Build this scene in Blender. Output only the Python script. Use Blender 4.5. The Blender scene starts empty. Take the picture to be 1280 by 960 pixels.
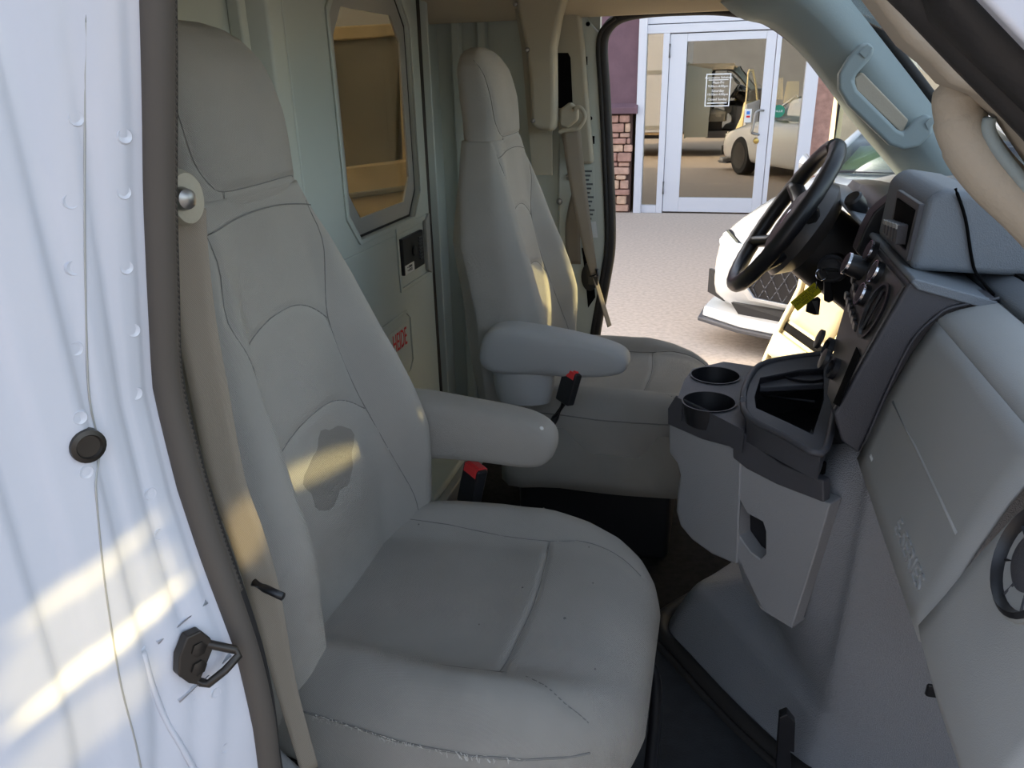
import bpy, bmesh, math, random
import numpy as np
from mathutils import Vector, Matrix, Quaternion
random.seed(7)
sc = bpy.context.scene
COL = sc.collection

# ------------------------------------------------------------------ camera
FPX = 958.0
yaw, pit, rol = math.radians(15.2), math.radians(21.4), math.radians(-1.4)
CAM = Vector((0, 0, 1.65))
cF = Vector((-math.sin(yaw)*math.cos(pit), math.cos(yaw)*math.cos(pit), -math.sin(pit)))
r0 = Vector((math.cos(yaw), math.sin(yaw), 0)); u0 = r0.cross(cF)
cR = math.cos(rol)*r0 + math.sin(rol)*u0
cU = -math.sin(rol)*r0 + math.cos(rol)*u0
cd = bpy.data.cameras.new('camera'); cam = bpy.data.objects.new('camera', cd); COL.objects.link(cam)
cd.sensor_fit = 'HORIZONTAL'; cd.sensor_width = 36; cd.lens = FPX/1280*36; cd.clip_start = 0.02
M = Matrix((cR, cU, -cF)).transposed().to_4x4(); M.translation = CAM
cam.matrix_world = M
sc.camera = cam

# ------------------------------------------------------------------ light
sc.view_settings.view_transform = 'Standard'; sc.view_settings.look = 'None'
sc.view_settings.gamma = 1.0; sc.view_settings.use_curve_mapping = False
sc.view_settings.exposure = 0.66
SUN = Vector((-0.80, 0.40, 0.36)).normalized()      # towards the sun
w = bpy.data.worlds.new('World'); sc.world = w; w.use_nodes = True
nt = w.node_tree; bg = nt.nodes['Background']
sky = nt.nodes.new('ShaderNodeTexSky'); sky.sky_type = 'NISHITA'; sky.sun_disc = False
sky.sun_elevation = math.asin(SUN.z); sky.sun_rotation = math.atan2(SUN.x, SUN.y)
sky.air_density = 1.0; sky.dust_density = 2.5; sky.ozone_density = 1.0
hs = nt.nodes.new('ShaderNodeHueSaturation'); hs.inputs['Saturation'].default_value = 0.62
nt.links.new(sky.outputs[0], hs.inputs['Color']); nt.links.new(hs.outputs[0], bg.inputs['Color'])
bg.inputs['Strength'].default_value = 0.42
def light(name, typ, loc, toward, energy, color, **k):
    l = bpy.data.lights.new(name, typ); l.energy = energy; l.color = color
    for a, b in k.items(): setattr(l, a, b)
    o = bpy.data.objects.new(name, l); COL.objects.link(o); o.location = loc
    o.rotation_euler = Vector(toward).to_track_quat('-Z', 'Y').to_euler(); return o
light('sun', 'SUN', (0, 0, 8), -SUN, 3.6, (1.0, 0.80, 0.50), angle=math.radians(0.6))

# ------------------------------------------------------------------ pixel -> place
def ray(px, py): return cF + cR*((px-640)/FPX) - cU*((py-480)/FPX)
def A(px, py, x=None, y=None, z=None):
    d = ray(px, py)
    if x is not None: t = (x-CAM.x)/d.x
    elif y is not None: t = (y-CAM.y)/d.y
    else: t = (z-CAM.z)/d.z
    return CAM + d*t
def AP(px, py, p0, n):
    d = ray(px, py); n = Vector(n); return CAM + d*((Vector(p0)-CAM).dot(n)/d.dot(n))

# added spot lamps standing in for low sun thrown back by parked glass
GL = Vector((1.05, 6.25, 1.55))
GL2 = Vector((4.2, -2.6, 1.75))
def glint_standin(p, q, width, power, src=GL, blend=0.7):
    c = (p+q)/2; zax = (src-c).normalized(); xax = (q-p)-zax*(q-p).dot(zax); ln = xax.length; xax.normalize(); yax = zax.cross(xax)
    l = bpy.data.lights.new('glint_standin', 'SPOT'); l.energy = power; l.color = (1.0, 0.78, 0.34); l.spot_blend = blend; l.shadow_soft_size = 0.01
    d = (src-c).length; l.spot_size = 2*math.atan(ln/2/d)
    o = bpy.data.objects.new('glint_standin', l); COL.objects.link(o)
    m = Matrix((xax, yax, zax)).transposed().to_4x4(); m.translation = src
    o.matrix_world = m @ Matrix.Diagonal((1, width/ln, 1, 1)); return o
GL3 = Vector((1.95, 6.0, 1.65)); GL4 = Vector((3.2, 6.0, 2.0))
glint_standin(A(312, 618, x=-.515), A(442, 570, x=-.515), 0.036, 2600, GL3)
glint_standin(A(296, 700, y=.58), A(318, 628, y=.58), 0.035, 700, GL2)
glint_standin(A(-60, 718, y=.37), A(235, 640, y=.42), 0.013, 1200, GL2)
glint_standin(A(-60, 845, y=.34), A(270, 712, y=.43), 0.012, 2600, GL2)
glint_standin(A(-60, 790, y=.36), A(240, 690, y=.42), 0.080, 420, GL2, 0.35)
glint_standin(A(-60, 900, y=.34), A(190, 790, y=.42), 0.050, 330, GL2, 0.5)
glint_standin(A(690, 300, y=2.03), A(735, 400, y=2.03), 0.085, 1300, GL4, 0.25)
glint_standin(A(650, 325, x=-.43), A(706, 400, x=-.43), 0.085, 1500, GL4, 0.25)

# ------------------------------------------------------------------ materials
MATS = {}
def S(r, g, b):
    f = lambda c: ((c/255+0.055)/1.055)**2.4 if c > 10 else c/255/12.92
    return (f(r), f(g), f(b))
def mat(name, col, rough=0.5, metal=0.0, bump=0.0, bscale=200, var=0.0, vscale=6, spec=0.5, coat=0.0, kind='noise', emit=None, col2=None):
    m = bpy.data.materials.new(name); m.use_nodes = True; n = m.node_tree; b = n.nodes['Principled BSDF']
    b.inputs['Base Color'].default_value = (*col, 1); b.inputs['Roughness'].default_value = rough
    b.inputs['Metallic'].default_value = metal; b.inputs['Specular IOR Level'].default_value = spec
    b.inputs['Coat Weight'].default_value = coat
    tc = n.nodes.new('ShaderNodeTexCoord')
    if var > 0 or col2:
        t = n.nodes.new('ShaderNodeTexNoise'); t.inputs['Scale'].default_value = vscale; t.inputs['Detail'].default_value = 5
        n.links.new(tc.outputs['Object'], t.inputs['Vector'])
        r = n.nodes.new('ShaderNodeValToRGB')
        lo = col2 if col2 else tuple(c*(1-var) for c in col)
        hi = col if col2 else tuple(min(1, c*(1+var)) for c in col)
        r.color_ramp.elements[0].color = (*lo, 1); r.color_ramp.elements[1].color = (*hi, 1)
        r.color_ramp.elements[0].position = 0.32; r.color_ramp.elements[1].position = 0.68
        n.links.new(t.outputs['Fac'], r.inputs['Fac']); n.links.new(r.outputs['Color'], b.inputs['Base Color'])
    if bump > 0:
        if kind == 'voronoi':
            t2 = n.nodes.new('ShaderNodeTexVoronoi'); t2.inputs['Scale'].default_value = bscale; out = t2.outputs['Distance']
        elif kind == 'weave':
            t2 = n.nodes.new('ShaderNodeTexWave'); t2.wave_type = 'BANDS'; t2.bands_direction = 'DIAGONAL'
            t2.inputs['Scale'].default_value = bscale; t2.inputs['Distortion'].default_value = 1.5; t2.inputs['Detail'].default_value = 1
            t2.inputs['Detail Scale'].default_value = 3; out = t2.outputs['Fac']
        else:
            t2 = n.nodes.new('ShaderNodeTexNoise'); t2.inputs['Scale'].default_value = bscale; t2.inputs['Detail'].default_value = 3; out = t2.outputs['Fac']
        n.links.new(tc.outputs['Object'], t2.inputs['Vector'])
        bp = n.nodes.new('ShaderNodeBump'); bp.inputs['Strength'].default_value = bump; bp.inputs['Distance'].default_value = 0.002
        n.links.new(out, bp.inputs['Height']); n.links.new(bp.outputs['Normal'], b.inputs['Normal'])
    if emit:
        b.inputs['Emission Color'].default_value = (*emit[0], 1); b.inputs['Emission Strength'].default_value = emit[1]
    MATS[name] = m; return m
def glassmat(name, tint, refl, gloss=(1, 1, 1), rough=0.0):
    m = bpy.data.materials.new(name); m.use_nodes = True; n = m.node_tree; n.nodes.remove(n.nodes['Principled BSDF'])
    out = n.nodes['Material Output']; tr = n.nodes.new('ShaderNodeBsdfTransparent'); tr.inputs[0].default_value = (*tint, 1)
    gl = n.nodes.new('ShaderNodeBsdfGlossy'); gl.inputs['Color'].default_value = (*gloss, 1); gl.inputs['Roughness'].default_value = rough
    lw = n.nodes.new('ShaderNodeLayerWeight'); lw.inputs[0].default_value = 0.5; pw = n.nodes.new('ShaderNodeMath'); pw.operation = 'POWER'; pw.inputs[1].default_value = 5.0; n.links.new(lw.outputs['Facing'], pw.inputs[0])
    fr = n.nodes.new('ShaderNodeMath'); fr.operation = 'MULTIPLY_ADD'; fr.inputs[1].default_value = 0.6; fr.inputs[2].default_value = 0.025; n.links.new(pw.outputs[0], fr.inputs[0])
    ad = n.nodes.new('ShaderNodeMath'); ad.operation = 'ADD'; ad.use_clamp = True; ad.inputs[1].default_value = refl
    mx = n.nodes.new('ShaderNodeMixShader')
    n.links.new(fr.outputs[0], ad.inputs[0]); n.links.new(ad.outputs[0], mx.inputs[0])
    n.links.new(tr.outputs[0], mx.inputs[1]); n.links.new(gl.outputs[0], mx.inputs[2]); n.links.new(mx.outputs[0], out.inputs[0])
    MATS[name] = m; return m

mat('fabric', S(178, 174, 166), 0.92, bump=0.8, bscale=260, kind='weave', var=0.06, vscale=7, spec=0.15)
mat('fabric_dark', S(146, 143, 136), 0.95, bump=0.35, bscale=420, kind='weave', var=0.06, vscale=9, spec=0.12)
mat('vinyl', S(160, 161, 160), 0.55, bump=0.10, bscale=500, spec=0.3)
mat('thread', S(122, 120, 116), 0.9, spec=0.1)
mat('fray', S(205, 203, 196), 0.95, spec=0.1)
mat('plastic_grey', S(146, 147, 149), 0.42, bump=0.35, bscale=700, kind='voronoi', spec=0.45)
mat('plastic_panel', S(160, 161, 160), 0.5, bump=0.12, bscale=900, kind='voronoi', var=0.04, vscale=5, spec=0.4)
mat('plastic_kick', S(134, 136, 140), 0.30, bump=0.6, bscale=520, kind='voronoi', spec=0.5)
mat('plastic_dark', S(72, 72, 77), 0.40, bump=0.2, bscale=800, kind='voronoi', spec=0.45)
mat('plastic_bezel', S(78, 74, 72), 0.35, spec=0.5)
mat('plastic_black', S(30, 30, 33), 0.38, spec=0.5)
mat('black_gap', S(8, 8, 9), 0.9, spec=0.1)
mat('dash_pad', S(116, 122, 129), 0.55, bump=0.25, bscale=600, kind='voronoi', spec=0.4)
mat('rubber', S(40, 38, 37), 0.6, bump=0.15, bscale=300, spec=0.35)
mat('rubber_rib', S(82, 76, 70), 0.65, spec=0.3)
mat('carpet', S(46, 44, 42), 0.95, bump=0.8, bscale=500, var=0.25, vscale=60, spec=0.1)
mat('mat_floor', S(34, 37, 41), 0.55, bump=0.5, bscale=350, var=0.25, vscale=30, spec=0.35)
mat('paint_white', S(198, 200, 208), 0.28, spec=0.5, coat=0.4)
mat('paint_panel', S(186, 192, 184), 0.42, var=0.03, vscale=3, spec=0.45)
mat('alu_trim', S(172, 172, 168), 0.45, metal=0.35, spec=0.5)
mat('trim_beige', S(170, 160, 144), 0.75, bump=0.3, bscale=300, spec=0.25)
mat('trim_post', S(166, 160, 143), 0.7, bump=0.2, bscale=300, spec=0.25)
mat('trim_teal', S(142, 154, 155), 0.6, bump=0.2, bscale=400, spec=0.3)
mat('headliner', S(186, 174, 152), 0.9, bump=0.3, bscale=300, spec=0.15)
mat('belt', S(150, 140, 126), 0.85, bump=0.4, bscale=300, kind='weave', spec=0.2)
mat('belt_edge', S(128, 118, 104), 0.85, spec=0.2)
mat('chrome', S(200, 200, 205), 0.15, metal=1.0)
mat('metal_dark', S(62, 58, 54), 0.4, metal=0.7)
mat('steel', S(150, 148, 145), 0.35, metal=0.9)
mat('red', S(226, 62, 62), 0.4)
mat('red_print', S(206, 40, 42), 0.6)
mat('white_print', S(232, 232, 232), 0.6)
mat('black_print', S(24, 24, 26), 0.6)
mat('grey_print', S(84, 88, 90), 0.6)
mat('label_white', S(214, 216, 214), 0.5)
mat('tag_yellow', S(216, 202, 20), 0.45)
mat('olive_print', S(90, 84, 10), 0.6)
mat('door_trim', S(212, 198, 158), 0.6, bump=0.2, bscale=400, spec=0.3)
mat('door_cloth', S(198, 184, 150), 0.95, bump=0.4, bscale=300, spec=0.1)
mat('concrete', S(186, 171, 157), 0.9, bump=0.5, bscale=40, var=0.12, vscale=30, spec=0.2)
mat('stucco_purple', S(112, 88, 95), 0.9, bump=0.8, bscale=25, var=0.08, vscale=6, spec=0.1)
mat('stucco_beige', S(196, 178, 150), 0.9, bump=0.8, bscale=18, var=0.12, vscale=5, spec=0.1)
mat('stone_a', S(190, 154, 136), 0.9, bump=1.0, bscale=22, var=0.18, vscale=14, spec=0.15)
mat('stone_b', S(170, 132, 118), 0.9, bump=1.0, bscale=22, var=0.18, vscale=14, spec=0.15)
mat('stone_c', S(196, 164, 140), 0.9, bump=1.0, bscale=22, var=0.18, vscale=14, spec=0.15)
mat('mortar', S(96, 76, 70), 0.95)
mat('frame_white', S(206, 206, 212), 0.4, spec=0.5)
mat('car_white', S(206, 206, 206), 0.2, spec=0.5, coat=0.6)
mat('tyre', S(26, 26, 28), 0.8)
mat('lamp_shade', S(240, 225, 170), 0.8, emit=(S(255, 236, 170), 1.2))
mat('plywood', S(150, 128, 98), 0.7, var=0.2, vscale=12)
mat('blue_sticker', S(60, 80, 170), 0.5)
mat('green_sticker', S(30, 128, 98), 0.5)
mat('paper_green', S(214, 232, 160), 0.7)
mat('brass', S(190, 160, 90), 0.3, metal=1.0)
mat('sign_blue', S(60, 120, 200), 0.6)
mat('stain', S(150, 146, 138), 0.95, bump=0.8, bscale=260, kind='weave', spec=0.1)
mat('wall_grey', S(112, 116, 124), 0.9, var=0.1, vscale=2)
mat('wall_dim', S(120, 110, 96), 0.9)
def translucent(name, col):
    m = bpy.data.materials.new(name); m.use_nodes = True; n = m.node_tree; b = n.nodes['Principled BSDF']
    b.inputs['Base Color'].default_value = (*col, 1); b.inputs['Roughness'].default_value = 0.6
    t = n.nodes.new('ShaderNodeBsdfTranslucent'); t.inputs[0].default_value = (*col, 1); mx = n.nodes.new('ShaderNodeMixShader'); mx.inputs[0].default_value = 0.65
    n.links.new(b.outputs[0], mx.inputs[1]); n.links.new(t.outputs[0], mx.inputs[2]); n.links.new(mx.outputs[0], n.nodes['Material Output'].inputs[0])
    MATS[name] = m
translucent('fibreglass', S(244, 240, 226))
mat('wood_gold', S(214, 190, 150), 0.6, var=0.15, vscale=10)
mat('lining_grey', S(140, 134, 122), 0.6, var=0.10, vscale=5)
glassmat('glass', (0.93, 0.95, 0.94), 0.0)
glassmat('glass_store', (0.42, 0.40, 0.34), 0.38, (0.92, 0.86, 0.72))
glassmat('glass_partition', (0.78, 0.74, 0.66), 0.10, (0.90, 0.84, 0.72), 0.02)
glassmat('glass_car', (0.62, 0.68, 0.70), 0.03, (0.9, 0.95, 1.0))

# ------------------------------------------------------------------ mesh helpers
def wloc(o):
    v = Vector((0, 0, 0))
    while o is not None:
        v = v + Vector(o.location); o = o.parent
    return v
def mk(name, verts, faces, m, parent=None, smooth=True, bevel=0, seg=2, sub=0, solid=0, local=False, ang=None, offs=0):
    me = bpy.data.meshes.new(name)
    if parent is not None and not local:
        b = wloc(parent); verts = [Vector(v)-b for v in verts]
    me.from_pydata([tuple(v) for v in verts], [], [tuple(f) for f in faces])
    bm = bmesh.new(); bm.from_mesh(me); bmesh.ops.recalc_face_normals(bm, faces=bm.faces); bm.to_mesh(me); bm.free()
    me.materials.append(MATS[m] if isinstance(m, str) else m)
    if smooth: me.shade_smooth()
    if ang: me.set_sharp_from_angle(angle=math.radians(ang))
    o = bpy.data.objects.new(name, me); COL.objects.link(o); o.parent = parent
    if solid:
        s = o.modifiers.new('solid', 'SOLIDIFY'); s.thickness = solid; s.offset = offs
    if bevel:
        bv = o.modifiers.new('bevel', 'BEVEL'); bv.width = bevel; bv.segments = seg; bv.limit_method = 'ANGLE'; bv.angle_limit = math.radians(35); bv.harden_normals = True
    if sub:
        s = o.modifiers.new('sub', 'SUBSURF'); s.levels = sub; s.render_levels = sub
    return o
def tag(o, label, cat, group=None, kind=None):
    o['label'] = label; o['category'] = cat
    if group: o['group'] = group
    if kind: o['kind'] = kind
    return o
def struct(o, label=None):
    o['kind'] = 'structure'
    if label: o['label'] = label
    return o
def thing(name, label, cat, loc=(0, 0, 0), group=None):
    o = bpy.data.objects.new(name, None); COL.objects.link(o); o.location = loc; o.empty_display_size = 0.05
    return tag(o, label, cat, group)
def box(name, c, s, m, parent=None, bevel=0, seg=2, rot=None, **k):
    v = []
    for i in (-1, 1):
        for j in (-1, 1):
            for l in (-1, 1):
                p = Vector((i*s[0]/2, j*s[1]/2, l*s[2]/2))
                if rot is not None: p = rot @ p
                v.append(Vector(c)+p)
    f = [(0, 1, 3, 2), (4, 6, 7, 5), (0, 4, 5, 1), (2, 3, 7, 6), (0, 2, 6, 4), (1, 5, 7, 3)]
    return mk(name, v, f, m, parent, bevel=bevel, seg=seg, smooth=bevel > 0, **k)
def bx(name, x0, x1, y0, y1, z0, z1, m, parent=None, bevel=0, **k):
    return box(name, ((x0+x1)/2, (y0+y1)/2, (z0+z1)/2), (abs(x1-x0), abs(y1-y0), abs(z1-z0)), m, parent, bevel, **k)
def prism(name, poly, ext, m, parent=None, bevel=0, seg=2, holes=None, **k):
    """closed 3D polygon swept by the vector ext"""
    n = len(poly); ext = Vector(ext); v = [Vector(p) for p in poly] + [Vector(p)+ext for p in poly]
    f = [tuple(range(n)), tuple(range(2*n-1, n-1, -1))] + [(i, (i+1) % n, n+(i+1) % n, n+i) for i in range(n)]
    return mk(name, v, f, m, parent, bevel=bevel, seg=seg, smooth=bevel > 0, **k)
def ringprism(name, outer, inner, ext, m, parent=None, bevel=0, **k):
    n = len(outer); ext = Vector(ext)
    v = [Vector(p) for p in outer]+[Vector(p) for p in inner]+[Vector(p)+ext for p in outer]+[Vector(p)+ext for p in inner]
    f = []
    for i in range(n):
        j = (i+1) % n
        f += [(i, j, n+j, n+i), (2*n+i, 3*n+i, 3*n+j, 2*n+j), (i, 2*n+i, 2*n+j, j), (n+i, n+j, 3*n+j, 3*n+i)]
    return mk(name, v, f, m, parent, bevel=bevel, smooth=bevel > 0, **k)
def pts_px(pxs, **k): return [A(a, b, **k) for a, b in pxs]
def grid(name, rows, m, parent=None, closed=False, caps=False, **k):
    nr, nc = len(rows), len(rows[0]); v = [p for r in rows for p in r]; f = []
    for i in range(nr-1):
        for j in range(nc if closed else nc-1):
            f.append((i*nc+j, i*nc+(j+1) % nc, (i+1)*nc+(j+1) % nc, (i+1)*nc+j))
    if caps:
        f.append(tuple(range(nc))); f.append(tuple(range((nr-1)*nc, nr*nc)))
    return mk(name, v, f, m, parent, **k)
def frame_of(d):
    d = Vector(d).normalized(); up = Vector((0, 0, 1)) if abs(d.z) < 0.9 else Vector((1, 0, 0))
    a = d.cross(up).normalized(); return a, a.cross(d).normalized()
def smooth_path(p, n=8, closed=False):
    p = [Vector(q) for q in p]; N = len(p); out = []
    for i in range(N if closed else N-1):
        if closed: a, b, c, d = p[(i-1) % N], p[i], p[(i+1) % N], p[(i+2) % N]
        else: a, b, c, d = p[max(i-1, 0)], p[i], p[i+1], p[min(i+2, N-1)]
        for k in range(n):
            t = k/n
            out.append(0.5*((2*b)+(c-a)*t+(2*a-5*b+4*c-d)*t*t+(3*b-a-3*c+d)*t**3))
    if not closed: out.append(p[-1])
    return out
def tube(name, path, r, m, parent=None, n=8, closed=False, sm=0, flat=1.0, caps=True, **k):
    if sm: path = smooth_path(path, sm, closed)
    path = [Vector(p) for p in path]; N = len(path); rows = []
    for i, p in enumerate(path):
        d = (path[(i+1) % N]-path[i-1]) if closed else (path[min(i+1, N-1)]-path[max(i-1, 0)])
        if i == 0 or not prev: a, b = frame_of(d)
        else:
            dn = d.normalized(); a = (prev[0]-dn*prev[0].dot(dn)).normalized(); b = dn.cross(a)
        prev = (a, b)
        rr = r[i*len(r)//N] if isinstance(r, (list, tuple)) else r
        rows.append([p+(a*math.cos(2*math.pi*j/n)+b*math.sin(2*math.pi*j/n)*flat)*rr for j in range(n)])
        prev = (a, b)
    if closed: rows.append(rows[0])
    return grid(name, rows, m, parent, closed=True, caps=caps and not closed, ang=50 if n < 7 else None, **k)
prev = None
def ribbon(name, path, wd, m, parent=None, thick=0.0014, sm=6, **k):
    """strap: path of centre points, wd = list/one vector of half widths"""
    if not isinstance(wd, list): wd = [Vector(wd)]*len(path)
    P = smooth_path(path, sm) if sm else [Vector(p) for p in path]; Wd = smooth_path(wd, sm) if sm else wd
    rows = [[p-w_, p-w_*0.5, p, p+w_*0.5, p+w_] for p, w_ in zip(P, Wd)]
    return grid(name, rows, m, parent, solid=thick, **k)
def lathe(name, prof, c, axis, m, parent=None, n=28, caps=True, ang=40, sx=1.0, xdir=None, **k):
    """prof: (radius, along) list; sx squashes along the first side axis"""
    ax = Vector(axis).normalized(); a, b = frame_of(ax)
    if xdir is not None:
        a = Vector(xdir); a = (a-ax*a.dot(ax)).normalized(); b = ax.cross(a)
    rows = [[Vector(c)+ax*h+(a*math.cos(2*math.pi*j/n)*sx+b*math.sin(2*math.pi*j/n))*r for j in range(n)] for r, h in prof]
    return grid(name, rows, m, parent, closed=True, caps=caps, ang=ang, **k)
def text(name, s, c, xdir, ydir, size, m, parent=None, ext=0.0004, align='CENTER', spacing=1.0, sx=1.0):
    cu = bpy.data.curves.new(name, 'FONT'); cu.body = s; cu.size = size; cu.align_x = align; cu.align_y = 'CENTER'; cu.extrude = ext
    cu.space_line = spacing; cu.resolution_u = 3
    t = bpy.data.objects.new('tmp', cu); COL.objects.link(t)
    dg = bpy.context.evaluated_depsgraph_get(); me = bpy.data.meshes.new_from_object(t.evaluated_get(dg))
    bpy.data.objects.remove(t); xd = Vector(xdir).normalized(); yd = Vector(ydir); yd = (yd-xd*yd.dot(xd)).normalized(); zd = xd.cross(yd)
    b = wloc(parent) if parent else Vector((0, 0, 0))
    for v in me.vertices: v.co = Vector(c)+xd*v.co.x*sx+yd*v.co.y+zd*v.co.z-b
    me.materials.clear(); me.materials.append(MATS[m]); me.name = name
    o = bpy.data.objects.new(name, me); COL.objects.link(o); o.parent = parent; return o
def lerp_table(t, x):
    return float(np.interp(x, [a for a, b in t], [b for a, b in t]))
def sstep(a, b, x):
    t = np.clip((x-a)/(b-a), 0, 1); return t*t*(3-2*t)
def polydist(P, line):
    d = np.full(len(P), 9.0)
    for a, b in zip(line[:-1], line[1:]):
        a = np.array(a); b = np.array(b); ab = b-a
        t = np.clip(((P-a)@ab)/(ab@ab+1e-12), 0, 1); d = np.minimum(d, np.linalg.norm(P-(a+t[:, None]*ab), axis=1))
    return d
# ================================================================== THE SETTING
FZ = 0.53                      # cab floor
XP = -0.85                     # partition
YR, YL = 0.455, 2.30           # door openings
g = struct(bx('ground', -14, 14, -8, 24, -0.2, 0.0, 'concrete'))
fl = struct(bx('floor', -0.85, 0.95, 0.40, 2.34, FZ-0.05, FZ, 'carpet'))
bx('floor_mat', -0.12, 0.75, 0.47, 1.36, FZ, FZ+0.008, 'mat_floor', fl, bevel=0.004)
# --- ceiling and roof edge
ce = struct(prism('ceiling', [(-0.87, 0.36, 1.90), (-0.87, 2.38, 1.90), (0.12, 2.30, 1.885), (0.12, 0.48, 1.885)], (0, 0, 0.07), 'headliner'))
prism('roof_rail', [(-0.87, 2.20, 1.90), (-0.87, 2.34, 1.90), (-0.87, 2.34, 1.835), (-0.87, 2.30, 1.812), (-0.87, 2.26, 1.835)], (0.98, 0, 0), 'headliner', ce, bevel=0.01)
prism('roof_rail', [(-0.87, 0.36, 1.96), (-0.87, 0.52, 1.96), (-0.87, 0.50, 1.86), (-0.87, 0.42, 1.83), (-0.87, 0.36, 1.86)], (0.98, 0, 0), 'paint_white', ce, bevel=0.01)
prism('windshield_header', [(0.06, 0.50, 1.90), (0.16, 0.50, 1.86), (0.20, 0.50, 1.88), (0.10, 0.50, 1.93)], (0, 1.78, 0), 'headliner', ce, bevel=0.01)
# --- front of the cab, closing the footwells
fw = struct(bx('wall_front', 0.85, 0.90, 0.40, 2.36, 0.40, 1.37, 'plastic_dark'))
ws = struct(prism('window_1', [(0.16, 0.58, 1.875), (0.16, 2.22, 1.875), (0.86, 2.26, 1.37), (0.86, 0.52, 1.37)], (0.004, 0, 0.004), 'glass'))
# --- partition behind the seats
wp = struct(bx('wall_partition', XP-0.03, XP, 0.30, 1.47, 0.40, 1.95, 'paint_panel'), 'pale green-grey painted steel partition behind the seats')
bx('panel', XP-0.03, XP, 1.47, 2.42, 1.93, 2.0, 'paint_panel', wp)
bx('panel', XP-0.03, XP+0.004, 2.215, 2.42, 0.40, 1.95, 'paint_panel', wp)
# pressed ribs between seat and door
for (ya, yb, d) in ((0.985, 1.005, 0.012), (1.09, 1.13, 0.030), (1.30, 1.335, 0.022), (2.225, 2.245, 0.025)):
    prism('rib', [(XP, ya, 0.5), (XP+d, ya+0.006, 0.5), (XP+d, yb-0.006, 0.5), (XP, yb, 0.5)], (0, 0, 1.4), 'paint_panel', wp, bevel=0.004)
prism('pillar', [(XP, 1.335, 0.5), (XP+0.045, 1.36, 0.5), (XP+0.045, 1.41, 0.5), (XP+0.012, 1.455, 0.5), (XP, 1.455, 0.5)], (0, 0, 1.42), 'paint_panel', wp, bevel=0.006)
ringprism('pressing', [(XP+0.012, 1.02, 1.74), (XP+0.012, 1.075, 1.74), (XP+0.012, 1.075, 1.86), (XP+0.012, 1.02, 1.86)],
          [(XP+0.012, 1.035, 1.755), (XP+0.012, 1.06, 1.755), (XP+0.012, 1.06, 1.845), (XP+0.012, 1.035, 1.845)], (-0.014, 0, 0), 'paint_panel', wp, bevel=0.004)
bx('sill', XP, XP+0.16, 1.30, 2.30, FZ, FZ+0.075, 'paint_panel', wp, bevel=0.008)
bx('threshold', XP+0.16, XP+0.185, 1.10, 2.30, FZ, FZ+0.06, 'alu_trim', wp, bevel=0.004)

# --- partition door with its window
dr = struct(thing('door_1', 'pale green-grey partition door with eight-sided window and black latch', 'door', (XP, 1.84, 0.60)))
del dr['category']
DX = XP+0.012
D0, D1, DZ0, DZ1 = 1.470, 2.185, 0.605, 1.925
def octa(y0, y1, z0, z1, c, x, cz=None):
    cz = cz or c
    return [Vector((x, y0+c, z0)), Vector((x, y1-c, z0)), Vector((x, y1, z0+cz)), Vector((x, y1, z1-cz)), Vector((x, y1-c, z1)), Vector((x, y0+c, z1)), Vector((x, y0, z1-cz)), Vector((x, y0, z0+cz))]
W0, W1, WZ0, WZ1 = 1.655, 2.115, 1.305, 1.865
# door skin: ring around the window, recess walls and lower leaf
o8 = octa(W0, W1, WZ0, WZ1, 0.055, DX, 0.065)
skin_out = [Vector((DX, D0+0.12, WZ0-0.03)), Vector((DX, D1-0.12, WZ0-0.03)), Vector((DX, D1, WZ0+0.05)), Vector((DX, D1, WZ1-0.05)), Vector((DX, D1-0.12, DZ1)), Vector((DX, D0+0.12, DZ1)), Vector((DX, D0, WZ1-0.05)), Vector((DX, D0, WZ0+0.05))]
skin_out[0] = Vector((DX, D0, WZ0-0.03)); skin_out[1] = Vector((DX, D1, WZ0-0.03)); skin_out[4] = Vector((DX, D1, DZ1)); skin_out[5] = Vector((DX, D0, DZ1))
ringprism('upper_panel', skin_out, o8, (-0.034, 0, 0), 'paint_panel', dr, bevel=0.004)
bx('lower_panel', DX-0.034, DX, D0, D1, DZ0, WZ0-0.03, 'paint_panel', dr, bevel=0.003)
ringprism('window_lip', [v+Vector((0.0, 0, 0)) for v in octa(W0-0.012, W1+0.012, WZ0-0.012, WZ1+0.012, 0.058, DX, 0.068)], octa(W0, W1, WZ0, WZ1, 0.055, DX, 0.065), (0.006, 0, 0), 'paint_panel', dr, bevel=0.0025)
ringprism('gasket', octa(W0, W1, WZ0, WZ1, 0.055, DX-0.012, 0.065), octa(W0+0.006, W1-0.006, WZ0+0.006, WZ1-0.006, 0.054, DX-0.012, 0.064), (-0.008, 0, 0), 'rubber', dr)
ringprism('window_frame', octa(W0+0.006, W1-0.006, WZ0+0.006, WZ1-0.006, 0.054, DX-0.012, 0.064), octa(W0+0.040, W1-0.040, WZ0+0.045, WZ1-0.045, 0.05, DX-0.012, 0.062), (-0.006, 0, 0), 'alu_trim', dr)
pane = octa(W0+0.034, W1-0.034, WZ0+0.039, WZ1-0.039, 0.05, DX-0.0155, 0.062)
prism('pane', pane, (-0.004, 0, 0), 'glass_partition', dr)
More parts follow.
